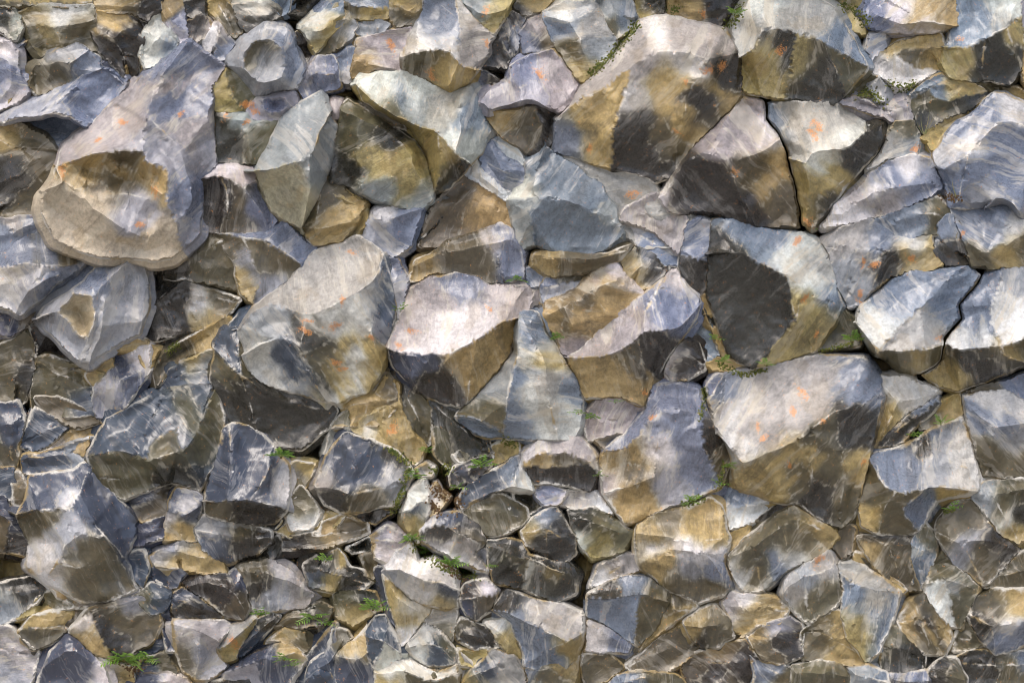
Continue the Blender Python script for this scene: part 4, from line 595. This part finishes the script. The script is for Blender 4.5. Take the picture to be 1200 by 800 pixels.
def rock_surface(outline, ridges, seeds, d, cup, seed):
    rng = random.Random(seed)
    rz = [q[2] for r in ridges for q in r]; cy = sum(q[1] for q in outline) / len(outline)
    low = float(smooth(400, 540, cy))
    z0 = (.24 + .06 * low) * sum(rz) / len(rz)                    # faces are dished: their edges stand up, most of all low in the wall
    ow = np.array([q[:2] for q in outline])
    G = 9 + 9 * fbm(ow[:, 0], ow[:, 1], 150, 500, 2) + .3 * d - d  # neighbours share the height of their joint, so the wall is one fused face
    outline = [(q[0], q[1], float(G[i]) if q[2] is None else q[2]) for i, q in enumerate(outline)]
    outline = outset(round_corners(outline), 3.2)
    ridges = [soften(r) for r in ridges]
    # ridge ends that reach the outline become corners of it
    def insert(pt):
        best = None
        for i in range(len(outline)):
            a = outline[i]; b = outline[(i + 1) % len(outline)]
            dx, dy = b[0] - a[0], b[1] - a[1]; L = dx * dx + dy * dy + 1e-9
            t = min(1, max(0, ((pt[0] - a[0]) * dx + (pt[1] - a[1]) * dy) / L))
            q = (a[0] + t * dx, a[1] + t * dy); e = math.hypot(pt[0] - q[0], pt[1] - q[1])
            if best is None or e < best[0]: best = (e, i, t, q)
        return best
    new_r = []
    for r in ridges:
        r = list(r)
        for k in range(len(r)):
            b = insert(r[k])
            ins = bool(inside(np.array([r[k][0]]), np.array([r[k][1]]), outline)[0])
            end = k in (0, len(r) - 1) and len(r) > 1
            if (not ins) or (end and b[0] < 5):
                q = (b[3][0], b[3][1], r[k][2])
                if b[2] < .04: outline[b[1]] = (outline[b[1]][0], outline[b[1]][1], r[k][2]); q = outline[b[1]]
                elif b[2] > .96:
                    j = (b[1] + 1) % len(outline); outline[j] = (outline[j][0], outline[j][1], r[k][2]); q = outline[j]
                else: outline.insert(b[1] + 1, q)
                r[k] = q
        new_r.append(r)
    ridges = new_r
    # coarse facets
    V = []; Z = {}; E = []
    def vid(p):
        key = (round(p[0], 2), round(p[1], 2))
        if key not in Z: Z[key] = (len(V), p[2]); V.append(Vector(p[:2]))
        return Z[key][0]
    oid = [vid(p) for p in outline]; n = len(oid)
    E += [(oid[i], oid[(i + 1) % n]) for i in range(n) if oid[i] != oid[(i + 1) % n]]
    for r in ridges:
        ids = [vid(p) for p in r]
        E += [(a, b) for a, b in zip(ids, ids[1:]) if a != b]
    zin = [0.0] * len(V)
    for i, z in Z.values(): zin[i] = z
    cv, ce, cf, ov, oe, of = delaunay_2d_cdt(V, E, [], 1, 1e-4)
    cz = []
    for i, v in enumerate(cv):
        if ov[i]: cz.append(zin[ov[i][0]])
        else:
            best = (1e9, 0)
            for a, b in E:
                A, B = V[a], V[b]; L = (B - A).length_squared + 1e-9
                t = min(1, max(0, (v - A).dot(B - A) / L)); e = (A + (B - A) * t - v).length
                if e < best[0]: best = (e, zin[a] + (zin[b] - zin[a]) * t)
            cz.append(best[1])
    cons = {frozenset(e) for e, o in zip(ce, oe) if o}
    owner = {}
    for fi, f in enumerate(cf):
        for a, b in zip(f, list(f[1:]) + [f[0]]): owner.setdefault(frozenset((a, b)), []).append(fi)
    comp = [-1] * len(cf); nc = 0
    for s in range(len(cf)):
        if comp[s] >= 0: continue
        st = [s]; comp[s] = nc
        while st:
            f = cf[st.pop()]
            for a, b in zip(f, list(f[1:]) + [f[0]]):
                k = frozenset((a, b))
                if k in cons: continue
                for g in owner[k]:
                    if comp[g] < 0: comp[g] = nc; st.append(g)
        nc += 1
    tris = [(np.array([[cv[i][0], cv[i][1], cz[i]] for i in f])) for f in cf]
    def locate(x, y):
        bz = np.full(x.shape, -1e9); z = np.zeros(x.shape); ti = np.zeros(x.shape, int)
        for k, t in enumerate(tris):
            (x0, y0, z0), (x1, y1, z1), (x2, y2, z2) = t
            D = (y1 - y2) * (x0 - x2) + (x2 - x1) * (y0 - y2)
            if abs(D) < 1e-6: continue
            a = ((y1 - y2) * (x - x2) + (x2 - x1) * (y - y2)) / D; b = ((y2 - y0) * (x - x2) + (x0 - x2) * (y - y2)) / D; c = 1 - a - b
            mn = np.minimum(np.minimum(a, b), c); w = mn > bz
            bz = np.where(w, mn, bz); z = np.where(w, np.clip(a, 0, 1) * z0 + np.clip(b, 0, 1) * z1 + np.clip(c, 0, 1) * z2, z); ti = np.where(w, k, ti)
        return z, ti
    osegs = [(outline[i][0], outline[i][1], outline[(i + 1) % n][0], outline[(i + 1) % n][1]) for i in range(len(outline)) for n in (len(outline),)]
    rsegs = [(a[0], a[1], b[0], b[1]) for r in ridges for a, b in zip(r, r[1:])]
    # fine points
    fo = densify(outline, True)
    pts = [Vector(p) for p in fo]; ed = [(i, (i + 1) % len(fo)) for i in range(len(fo))]
    for r in ridges:
        if len(r) < 2: continue
        dr = densify(r, False); base = len(pts)
        pts += [Vector(p) for p in dr]; ed += [(base + i, base + i + 1) for i in range(len(dr) - 1)]
    ox = np.array([p[0] for p in outline]); oy = np.array([p[1] for p in outline])
    gx, gy = np.meshgrid(np.arange(ox.min(), ox.max(), STEP), np.arange(oy.min(), oy.max(), STEP * .87))
    gx = gx + (np.arange(gx.shape[0]) % 2)[:, None] * STEP * .5
    gx = gx.ravel(); gy = gy.ravel()
    rs = np.random.RandomState(seed); gx = gx + rs.uniform(-.6, .6, gx.shape); gy = gy + rs.uniform(-.6, .6, gy.shape)
    ok = inside(gx, gy, outline) & (seg_dist(gx, gy, osegs + rsegs) > STEP * .6)
    pts += [Vector((a, b)) for a, b in zip(gx[ok], gy[ok])]
    fv, fe, ff, _1, _2, _3 = delaunay_2d_cdt(pts, ed, [], 1, 1e-4)
    x = np.array([p[0] for p in fv]); y = np.array([p[1] for p in fv])
    z, ti = locate(x, y)
    do = seg_dist(x, y, osegs); dr = seg_dist(x, y, rsegs) if rsegs else np.full(x.shape, 60.0)
    size = math.sqrt((ox.max() - ox.min()) * (oy.max() - oy.min()))
    dd = np.minimum(do, dr)
    sat = 6 + size * .14
    z = z - (cup * 1.1 + .40 + .10 * low) * sat * (1 - np.exp(-dd / sat))
    sx = seed * 37.7
    wx = x + 9 * fbm(x + sx, y, 40, 2); wy = y + 9 * fbm(x, y + sx, 40, 12)
    f1, e, idv = worley(wx + sx, wy, 22 + size * .24, 40 + seed)
    inner = smooth(0, 10, do)
    z = z + (2.8 + size * .024) * (f1 * 1.6 - .45) * inner                               # shell shaped scallops
    z = z + 1.7 * fbm(x + sx, y - sx, 26, 5, 4) * (.35 + .65 * inner)
    z = z + .9 * np.abs(fbm(x - sx, y, 9, 6, 2))
    z = z - (3.0 + size * .01) * smooth(.05, .6, fbm(x, y + sx, 13, 61, 3)) * np.exp(-dr / 4.5) * inner    # chipped ridges
    rr = 1.6 + size * .006
    z = z - 5.5 * np.clip(1 - do / 2.4, 0, 1) ** 1.5
    z = z - rr * np.clip(1 - do / rr, 0, 1) ** 2.2                                       # worn edges
    z = z - .9 * np.clip(1 - dr / 3.0, 0, 1) ** 2
    # patina
    ns = len(seeds); sxy = np.array([s[:2] for s in seeds if s[2] != 'l']); st = [s[2] for s in seeds if s[2] != 'l']
    scz, sti = locate(sxy[:, 0], sxy[:, 1]); scomp = np.array([comp[k] for k in sti]); pcomp = np.array([comp[k] for k in ti])
    g = np.zeros((nc, 2))
    for k, tr in enumerate(tris):
        (x0, y0, z0), (x1, y1, z1), (x2, y2, z2) = tr
        D = (x1 - x0) * (y2 - y0) - (x2 - x0) * (y1 - y0)
        if abs(D) < 1e-6: continue
        gv = np.array([(z1 - z0) * (y2 - y0) - (z2 - z0) * (y1 - y0), (x1 - x0) * (z2 - z0) - (x2 - x0) * (z1 - z0)]) / D
        g[comp[k]] += gv * abs(D)
    ga = np.arctan2(g[:, 1], g[:, 0]) + np.array([rng.gauss(0, .25) for _ in range(nc)])
    ca, sa = np.cos(ga)[pcomp], np.sin(ga)[pcomp]
    bx_ = x + 13 * fbm(x + sx, y, 85, 71, 2); by_ = y + 13 * fbm(x, y + sx, 85, 73, 2)
    u = (-bx_ * sa + by_ * ca); v = (bx_ * ca + by_ * sa)
    fibre = fbm(u / 7.0 + seed * 3.1 + pcomp * 5.3, v / 55.0, 1.0, 81 + seed, 3)
    qx = x + 12 * fbm(x, y, 30, 50 + seed, 4); qy = y + 12 * fbm(x, y, 30, 90 + seed, 4)
    dist = np.sqrt((qx[:, None] - sxy[None, :, 0]) ** 2 + (qy[:, None] - sxy[None, :, 1]) ** 2)
    hs = _hash(np.arange(len(st)) * 1.0, np.full(len(st), float(seed)), 3) * 2 - 1
    dist = dist * (1 + .16 * fibre[:, None] * np.sign(hs)[None]) + 9 * fibre[:, None] * hs[None]
    has = set(scomp.tolist())
    other = (pcomp[:, None] != scomp[None]) & np.isin(pcomp, list(has))[:, None]
    dist = dist + other * 400.0
    dm = dist.min(1, keepdims=True)
    w = np.exp(-(dist - dm) / 4.5); w /= w.sum(1, keepdims=True)
    types = np.array([ord(c) for c in st]); near = dist.argmin(1)
    d2 = np.where((types[None] == types[near][:, None]) | (dist > 300), 1e3, dist).min(1)
    seam = np.exp(-np.clip(d2 - dm[:, 0], 0, 200) / 3.5)
    P3 = np.array([PAT[c][0] for c in st]); chalk = w @ np.array([PAT[c][1] for c in st]); gloss = w @ np.array([PAT[c][2] for c in st])
    pat = np.exp(w @ np.log(P3))
    tint = 1 + .10 * (np.array([rng.random(), rng.random(), rng.random()]) - .5)
    pat = pat * tint * (1 + .16 * (idv - .5))[:, None]
    lich = np.zeros(x.shape)
    for s in seeds:
        if s[2] == 'l':
            ea = rng.random() * 3.1; dx_, dy_ = x - s[0], y - s[1]
            e1 = dx_ * math.cos(ea) + dy_ * math.sin(ea); e2 = -dx_ * math.sin(ea) + dy_ * math.cos(ea)
            lich = np.maximum(lich, .80 * np.exp(-(e1 ** 2 + (e2 * 1.8) ** 2) / (6 + 4 * rng.random()) ** 2))
    rim = np.maximum(np.exp(-do / (2.8 + 1.9 * low)), .5 * np.exp(-dr / 2.2))
    lime = smooth(-.22, .22, fbm(x + sx, y, 38, 420, 2) + .35 * smooth(380, 560, y) - .12 * smooth(420, 250, y))
    cf_ = pcomp * 3.7
    flow = np.stack([u * PX + cf_ * .21, v * PX * .15 + seed * 1.7, cf_ + seed * .37], 1)
    # shared small warp, so that neighbours keep their joint
    X = x + 3.6 * fbm(x, y, 46, 301) + 1.7 * fbm(x, y, 13, 311, 3); Y = y + 3.6 * fbm(x, y, 46, 321) + 1.7 * fbm(x, y, 13, 331, 3)
    v3 = world_pts(X, Y, d + z)
    faces = [tuple(f) for f in ff]
    a, b, c = (v3[list(k)] for k in zip(*[f[:3] for f in faces[:1]]))
    if np.cross(b - a, c - a)[0][1] > 0: faces = [f[::-1] for f in faces]
    # sides going back into the cliff
    cnt = {}
    for f in faces:
        for p, q in zip(f, f[1:] + f[:1]): cnt[(p, q)] = 1
    bnd = [(p, q) for (p, q) in cnt if (q, p) not in cnt]
    bv = sorted({p for e in bnd for p in e}); nb = len(bv); N = len(v3)
    pos_ = {p: i for i, p in enumerate(bv)}
    nrm = np.zeros((nb, 2))                                                              # outward, in the picture plane
    bx, by, bh = X[bv], Y[bv], (d + z)[bv]
    for p, q in bnd:
        ex_, ey_ = X[q] - X[p], Y[q] - Y[p]; L = math.hypot(ex_, ey_) + 1e-9
        for k in (pos_[p], pos_[q]): nrm[k] += (-ey_ / L, ex_ / L)
    nrm /= np.linalg.norm(nrm, axis=1, keepdims=True) + 1e-9
    probe = inside(bx + nrm[:, 0] * 2, by + nrm[:, 1] * 2, list(zip(x[bv], y[bv])) if False else outline)
    if probe.mean() > .5: nrm = -nrm
    flare = np.where(seg_dist(bx, by, CRACKS) < 7, 0.0, 1.0) * (.35 + .9 * smooth(-.35, .45, fbm(bx, by, 70, 7, 2)))
    ring = [v3[bv]]
    for outw, dep in ((2.0, 3.0), (6.0, 7.0), (9.0, 30.0), (9.0, 120.0)):
        ring.append(world_pts(bx + nrm[:, 0] * outw * flare, by + nrm[:, 1] * outw * flare, bh - dep))
    for k in range(4):
        o0, o1 = N + k * nb, N + (k + 1) * nb
        faces += [(o0 + pos_[q], o0 + pos_[p], o1 + pos_[p], o1 + pos_[q]) for p, q in bnd]
    verts = np.concatenate([v3] + ring)
    ex = np.array(bv)
    rep = lambda arr: np.concatenate([arr] + [arr[ex]] * 5)
    at = {'pat': rep(pat), 'rim': np.concatenate([rim] + [rim[ex] * .25] * 5), 'lichen': rep(lich), 'seam': rep(seam), 'blotch': rep(.5 + .42 * fbm(x + sx, y, 30, 400, 4)), 'film': rep(.5 + .42 * fbm(x, y + sx, 24, 410, 4)), 'lime': rep(lime), 'chalk': rep(chalk), 'gloss': rep(gloss), 'flow': rep(flow)}
    return verts, faces, at

def build_rocks():
    ox = oy = 0.0; sc = 1.0; n = 0
    for line in DATA.strip().split('\n'):
        if line.startswith('T '):
            _, a, b, c = line.split(); ox, oy, sc = float(a), float(b), float(c); continue
        p = line.split(';'); n += 1
        d = float(p[1]) * DSC; cup = float(p[2])
        outline = parse_pts(p[3], 3, ox, oy, sc)
        ridges = [parse_pts(r, 3, ox, oy, sc) for r in p[4].split('/') if r.strip()]
        seeds = []
        for s in p[5].split():
            q = s.split(','); c = q[2]
            if c == 's' and not (ox + float(q[0]) / sc < 590 and oy + float(q[1]) / sc > 360): c = 'S'
            seeds.append((ox + float(q[0]) / sc, oy + float(q[1]) / sc, c))
        try:
            verts, faces, at = rock_surface(outline, ridges, seeds, d, cup, n)
        except Exception as e:
            print('ROCK FAILED', n, line[:80], repr(e)); continue
        if p[0] == 'C':
            o = build_mesh('basalt_rock', verts, faces, at)
            o['label'] = p[6]; o['category'] = 'rock'; o['group'] = 'basalt column ends in the rock face'
        else:
            build_mesh('stone', verts, faces, at, parent=CLIFF)
build_rocks()

def flank_rocks():
    """the same wall going on beyond the picture: cells of a random mosaic, joined into one part of the cliff"""
    global STEP
    keep, STEP = STEP, 6.5
    rng = random.Random(11); sites = []
    g = 112.0
    for i in range(-5, 17):
        for j in range(-5, 9):
            x = (i + .5 + rng.uniform(-.36, .36)) * g; y = (j + .5 + rng.uniform(-.36, .36)) * g
            if y < 900: sites.append((x, y))
    VV, FF, AA, off = [], [], {}, 0
    for k, (sx, sy) in enumerate(sites):
        if 0 < sx < W and 0 < sy < H: continue
        poly = [(sx - 150, sy - 150), (sx + 150, sy - 150), (sx + 150, sy + 150), (sx - 150, sy + 150)]
        cuts = [((a + sx) / 2, (b + sy) / 2, a - sx, b - sy) for (a, b) in sites if (a, b) != (sx, sy) and abs(a - sx) < 320 and abs(b - sy) < 320 and not (0 < a < W and 0 < b < H)]
        if sx <= 0: cuts.append((-19, 0, 1, 0))
        elif sx >= W: cuts.append((W + 19, 0, -1, 0))
        elif sy <= 0: cuts.append((0, -19, 0, 1))
        else: cuts.append((0, H + 22, 0, -1))
        for cx, cy, nx, ny in cuts:
            out = []
            for a, b in zip(poly, poly[1:] + poly[:1]):
                da = (a[0] - cx) * nx + (a[1] - cy) * ny; db = (b[0] - cx) * nx + (b[1] - cy) * ny
                if da <= 0: out.append(a)
                if (da <= 0) != (db <= 0):
                    u = da / (da - db); out.append((a[0] + (b[0] - a[0]) * u, a[1] + (b[1] - a[1]) * u))
            poly = out
            if len(poly) < 3: break
        poly = [q for i, q in enumerate(poly) if math.hypot(q[0] - poly[i - 1][0], q[1] - poly[i - 1][1]) > 4]
        if len(poly) < 3: continue
        cx = sum(q[0] for q in poly) / len(poly); cy = sum(q[1] for q in poly) / len(poly)
        size = math.sqrt(abs(sum(a[0] * b[1] - b[0] * a[1] for a, b in zip(poly, poly[1:] + poly[:1]))) / 2)
        if size < 30: continue
        pk = (cx + rng.uniform(-.12, .12) * size, cy + rng.uniform(-.05, .2) * size, size * rng.uniform(.3, .5))
        n = len(poly); ri = []
        for e in (0, n // 3, 2 * n // 3):
            q = poly[e % n]; ri.append([(pk[0], pk[1], pk[2]), ((pk[0] + q[0]) / 2, (pk[1] + q[1]) / 2, pk[2] * .75), (q[0] * .98 + pk[0] * .02, q[1] * .98 + pk[1] * .02, 14.0)])
        top = rng.choice('pSgpw'); und = rng.choice('tbbkS'); seeds = []
        for q in poly: seeds.append(((q[0] + pk[0]) / 2, (q[1] + pk[1]) / 2, top if q[1] < pk[1] else und))
        try: v, f, at = rock_surface([(a, b, None) for a, b in poly], ri, seeds, rng.uniform(-12, 10), .12, 700 + k)
        except Exception: continue
        VV.append(v); FF += [tuple(i + off for i in q) for q in f]; off += len(v)
        for key, a in at.items(): AA.setdefault(key, []).append(np.asarray(a))
    o = build_mesh('flank_rock', np.concatenate(VV), FF, {k2: np.concatenate(a) for k2, a in AA.items()}, parent=CLIFF)
    o['kind'] = 'stuff'
    STEP = keep
flank_rocks()

# ---------------------------------------------------------------- plants in the joints
bpy.context.view_layer.update()
DG = bpy.context.evaluated_depsgraph_get()
def surface_at(x, y):
    """where the rock face stands behind photo pixel x, y, and its normal"""
    p = world_pts([x], [y], [0])[0]; o = Vector(_C); d = (Vector(p) - o).normalized()
    hit, loc, nrm, *_ = scene.ray_cast(DG, o, d)
    if not hit: loc, nrm = Vector(p), Vector((0, -1, 0))
    if nrm.y > 0: nrm = -nrm
    return loc, nrm

def leaf_material():
    mat = bpy.data.materials.new('fern_green'); t = NT(mat)
    oi = t.n.new('ShaderNodeObjectInfo').outputs['Random']
    c = t.mix(oi, (.085, .21, .025, 1), (.19, .36, .045, 1))
    c = t.mix(t.ramp(t.noise(t.pos(), 60.0, 3), .40, .70), c, (.24, .34, .06, 1))
    t.put(t.bsdf.inputs['Base Color'], c); t.bsdf.inputs['Roughness'].default_value = .5
    t.bsdf.inputs['Subsurface Weight'].default_value = 0.0
    return mat
LEAF = leaf_material()
MOSSM = simple_material('moss', (.055, .080, .014), (.17, .17, .035), 60.0, .95)
REDM = simple_material('rusty_moss', (.085, .045, .022), (.16, .10, .04), 70.0, .95)
DRY = simple_material('dry_grass', (.30, .26, .13), (.20, .22, .08), 40.0, .8)

def frond_mesh(kind, seed):
    """a curved stalk with paired leaflets, one unit long along +Z, bending towards -Y"""
    rng = random.Random(seed); v = []; f = []
    def bend(s): return Vector((0, -.28 * s * s, s * (1 - .10 * s)))
    n = 6
    for i in range(n + 1):
        s = i / n; p = bend(s); w = .016 * (1 - .7 * s)
        v += [p + Vector((-w, 0, 0)), p + Vector((w, 0, 0)), p + Vector((0, w, w * .3))]
    for i in range(n):
        a, b = i * 3, i * 3 + 3
        for k in range(3): f.append((a + k, a + (k + 1) % 3, b + (k + 1) % 3, b + k))
    pairs = 6 if kind == 'fern' else 3
    for i in range(pairs):
        s = .26 + .70 * i / (pairs - 1)
        for sd in (-1, 1):
            L = (.27 if kind == 'fern' else .34) * (1.15 - .75 * abs(s - .45)) * rng.uniform(.8, 1.15); wd = L * (.30 if kind == 'fern' else .42)
            p = bend(s); ax = Vector((sd * .85, -.25 + rng.uniform(-.2, .2), .45)).normalized(); up = Vector((-sd * .4, .0, .9)); k = len(v)
            mid = p + ax * L * .5 + Vector((0, -.03, 0)); tip = p + ax * L + Vector((0, -.04 * L, -.1 * L))
            q = p + ax * L * .28; q2 = p + ax * L * .72
            v += [p, q + up * wd * .45, q2 + up * wd * .38, tip, q2 - up * wd * .38, q - up * wd * .45, mid]
            f += [(k, k + 1, k + 6), (k + 1, k + 2, k + 6), (k + 2, k + 3, k + 6), (k + 3, k + 4, k + 6), (k + 4, k + 5, k + 6), (k + 5, k, k + 6)]
    me = bpy.data.meshes.new('leaf'); me.from_pydata([tuple(a) for a in v], [], f); me.materials.append(LEAF); me.update()
    return me
FRONDS = {k: [frond_mesh(k, s) for s in (1, 2, 3)] for k in ('fern', 'sprig')}

def root_mesh():
    v = []; f = []
    for i in range(7):
        a = i * math.tau / 7; r = 1 + .25 * math.sin(i * 5.1)
        v += [(math.cos(a) * r, math.sin(a) * r, 0), (math.cos(a) * r * .6, math.sin(a) * r * .6, .55)]
    v.append((0, 0, .7))
    for i in range(7):
        a, b = 2 * i, 2 * ((i + 1) % 7); f += [(a, b, b + 1, a + 1), (a + 1, b + 1, 14)]
    me = bpy.data.meshes.new('root_crown'); me.from_pydata(v, [], f); me.materials.append(REDM); me.update(); return me
ROOT = root_mesh()

def plant(x, y, size, n, kind, label, seed):
    rng = random.Random(seed)
    loc, nrm = surface_at(x, y)
    e = bpy.data.objects.new(kind + '_plant', None); COL.objects.link(e); e.location = loc + nrm * .004 + Vector((0, -.02, 0)); e.empty_display_size = .02
    e['label'] = label; e['category'] = 'plant'; e['group'] = 'small green plants in the joints'
    r = bpy.data.objects.new('root_crown', ROOT); COL.objects.link(r); r.parent = e
    r.scale = (.10 * size * PX,) * 3; r.rotation_euler = nrm.to_track_quat('Z', 'Y').to_euler()
    for i in range(n):
        o = bpy.data.objects.new('leaf', FRONDS[kind][rng.randrange(3)]); COL.objects.link(o); o.parent = e
        ang = (i + .5) / n * 2 - 1
        ang = ang * 1.35 + rng.uniform(-.2, .2)
        d = (Vector((math.sin(ang), -.55 + rng.uniform(-.3, .2), math.cos(ang) * .9 + .1)) + nrm * .35).normalized()
        q = d.to_track_quat('Z', 'Y'); side = Matrix.Rotation(rng.uniform(-.6, .6), 4, 'Z')
        o.rotation_euler = (q.to_matrix().to_4x4() @ side).to_euler()
        s = 1.75 * size * PX * rng.uniform(.65, 1.1); o.scale = (s, s, s)

PLANTS = """
147,772,19,8,fern,largest green fern, at the bottom edge left beside the slate blue boulder
172,771,15,6,fern,smaller fern just beside the largest fern at the bottom left
330,536,15,7,fern,bright fern above the smooth slate rock with white flecks, lower left
564,548,15,6,fern,leafy fern on the small dark slate stone at lower centre
485,560,11,5,sprig,bright sprig beside the glassy blue rock's lower corner
536,571,8,4,sprig,small sprig at the top of the red brown moss
497,530,8,4,sprig,small sprig under the ochre fluted rock
463,607,9,5,fern,fern drooping beside the flat striated olive stone's tip
484,632,12,6,fern,yellowish fern at the top of the mossy trail beside the white draped rock
503,645,10,5,fern,fern in the middle of the mossy trail beside the white draped rock
527,664,13,6,fern,fern low on the mossy trail at lower centre
552,670,14,6,fern,spreading fern at the end of the mossy trail, lower centre
577,664,7,4,sprig,tiny sprig at the edge of the dark blotchy slab
383,658,11,5,fern,fern growing on the honeycomb stone
438,714,15,6,fern,dark green fern beside the tan fluted tongue, near the bottom
368,724,14,6,fern,fern below the dark lens stone, lower left of centre
384,731,9,4,sprig,broad leaved sprig right of the fern below the dark lens stone
307,722,10,4,sprig,small sprig on the grey stone with pink crest at lower left
334,772,12,5,sprig,sprig on the smooth slate slope near the bottom edge
346,779,8,4,sprig,small sprig at the slate shard on the bottom edge
605,328,9,5,fern,small fern above the boulder with an orange lichen streak
470,366,8,4,sprig,sprig in the joint left of the boulder with an orange lichen streak
653,398,9,4,sprig,sprig in the joint right of the fan shaped rock's tip
678,485,9,4,sprig,slender sprig at the right foot of the fan shaped rock
692,490,9,4,sprig,blue green sprig on the flat pinkish shelf
721,472,7,3,sprig,tiny sprig under the olive underside of the wedge boulder
700,557,7,3,sprig,tiny sprig right of the domed rock
838,398,8,4,sprig,sprig left of the big flat dark brown face
847,425,9,4,fern,fern under the lower left corner of the big flat brown face
895,427,8,4,fern,fern under the middle of the big flat brown face
998,401,12,6,fern,leafy sprig at the right corner of the big flat brown face
950,273,6,4,sprig,tiny sprig at the foot of the long black crack
1102,498,10,5,fern,fern above the crowned rock at the right
1070,513,7,4,sprig,dull sprig left of the crowned rock
1113,598,9,4,sprig,sprig above the dark olive rock with smoky smear
853,547,9,4,sprig,yellow green sprig right of the blue faced rock
842,568,8,4,sprig,yellow green sprig at the lower right corner of the blue faced rock
808,588,10,5,fern,yellowish fern under the blue faced rock
910,688,6,3,sprig,tiny sprig left of the grey pentagonal rock
863,20,10,5,fern,sprig in the mossy notch at the top edge
"""
for i, l in enumerate(PLANTS.strip().split('\n')):
    x, y, s, n, k, lab = l.split(',', 5)
    plant(float(x), float(y), float(s), int(n), k, lab.strip(), 100 + i)

def moss(patches, mat, name, label, cat):
    """soft cushions of tiny tufts laid along the joints: nobody could count them"""
    rng = random.Random(7); v = []; f = []
    for pl, wd, dens in patches:
        L = sum(math.hypot(b[0] - a[0], b[1] - a[1]) for a, b in zip(pl, pl[1:]))
        for _k in range(int(L * dens * 1.8) + 4):
            i = rng.randrange(len(pl) - 1); t = rng.random(); a, b = pl[i], pl[i + 1]
            x = a[0] + (b[0] - a[0]) * t + rng.gauss(0, wd * .36); y = a[1] + (b[1] - a[1]) * t + rng.gauss(0, wd * .36)
            p, n = surface_at(x, y); k = len(v); r = rng.uniform(.005, .010); n = (n + Vector((0, -.2, .3))).normalized()
            t1 = n.orthogonal().normalized(); t2 = n.cross(t1); p = p - n * .002
            for j in range(5):
                an = j * math.tau / 5 + rng.random() * .6; v.append(p + (t1 * math.cos(an) + t2 * math.sin(an)) * r * rng.uniform(.7, 1.2))
            for j in range(5): v.append(v[k + j].lerp(p, .45) + n * r * rng.uniform(.35, .75))
            v.append(p + n * r * rng.uniform(.7, 1.1))
            for j in range(5): f += [(k + j, k + (j + 1) % 5, k + 5 + (j + 1) % 5, k + 5 + j), (k + 5 + j, k + 5 + (j + 1) % 5, k + 10)]
    o = build_mesh(name, [tuple(a) for a in v], f, None, False, mat)
    o['kind'] = 'stuff'; o['label'] = label; o['category'] = cat
moss([([(690, 88), (712, 70), (730, 48), (748, 28)], 7, 3.0), ([(850, 32), (862, 22), (868, 5)], 8, 2.4), ([(1005, 112), (1020, 106), (1036, 122)], 9, 2.0),
      ([(1040, 98), (1060, 104), (1072, 98)], 8, 2.0), ([(785, 12), (795, 10)], 8, 2.4), ([(985, 5), (1005, 14), (1018, 28)], 9, 2.0), ([(196, 412), (208, 405)], 7, 3.0),
      ([(480, 540), (472, 575), (462, 600)], 7, 1.8), ([(508, 550), (520, 555), (528, 545)], 9, 2.6), ([(484, 638), (508, 655), (540, 672), (560, 675)], 9, 2.2),
      ([(850, 540), (842, 572)], 6, 1.4), ([(800, 592), (825, 583)], 6, 1.6), ([(840, 425), (870, 440), (900, 432)], 5, 1.2), ([(960, 412), (1000, 402)], 5, 1.2),
      ([(455, 525), (475, 540)], 6, 2.0), ([(130, 775), (180, 772)], 5, 1.2), ([(590, 515), (606, 522)], 6, 1.6), ([(820, 490), (826, 465), (824, 455)], 5, 1.6), ([(1105, 600), (1118, 596)], 5, 1.6)],
     MOSSM, 'moss', 'olive green moss cushions filling the joints between the rocks', 'moss')
moss([([(508, 572), (530, 580), (535, 595)], 14, 5.0), ([(505, 590), (515, 600)], 8, 3.0), ([(515, 655), (545, 680)], 8, 1.5), ([(148, 782), (165, 785)], 8, 2.0), ([(1105, 230), (1125, 233)], 7, 2.0)],
     REDM, 'dead_moss', 'red brown dead moss in the gap below the lower centre fern', 'moss')

def grass_tuft(x, y, blades, label, seed):
    rng = random.Random(seed); loc, nrm = surface_at(x, y)
    e = bpy.data.objects.new('grass_tuft', None); COL.objects.link(e); e.location = loc; e.empty_display_size = .02
    e['label'] = label; e['category'] = 'grass tuft'; e['group'] = 'grass tufts at the right'
    for dx, dy in blades:
        v = []; f = []; n = 6
        for i in range(n + 1):
            s = i / n; w = .0032 * (1 - s * .85)
            p = Vector((dx * PX * s + .012 * math.sin(s * 2.2) * (1 if dx > 0 else -1), -.035 * s - .02 * s * s, -dy * PX * s))
            v += [tuple(p + Vector((-w, 0, 0))), tuple(p + Vector((w, 0, 0))), tuple(p + Vector((0, w * .6, 0)))]
        for i in range(n):
            a, b = 3 * i, 3 * i + 3
            f += [(a, a + 1, b + 1, b), (a + 1, a + 2, b + 2, b + 1), (a + 2, a, b, b + 2)]
        me = bpy.data.meshes.new('blade'); me.from_pydata(v, [], f); me.materials.append(DRY); me.update()
        o = bpy.data.objects.new('blade', me); COL.objects.link(o); o.parent = e
grass_tuft(1121, 231, [(26, -58), (22, -48), (-6, -22), (-12, -10), (10, -12), (14, 2)], 'tuft of long pale grass blades on the big blue slab', 1)
grass_tuft(1083, 158, [(-4, -22), (2, -26), (7, -20), (12, -16), (-9, -12)], 'short pale grass tuft below the dark brown rock with black hollows', 2)
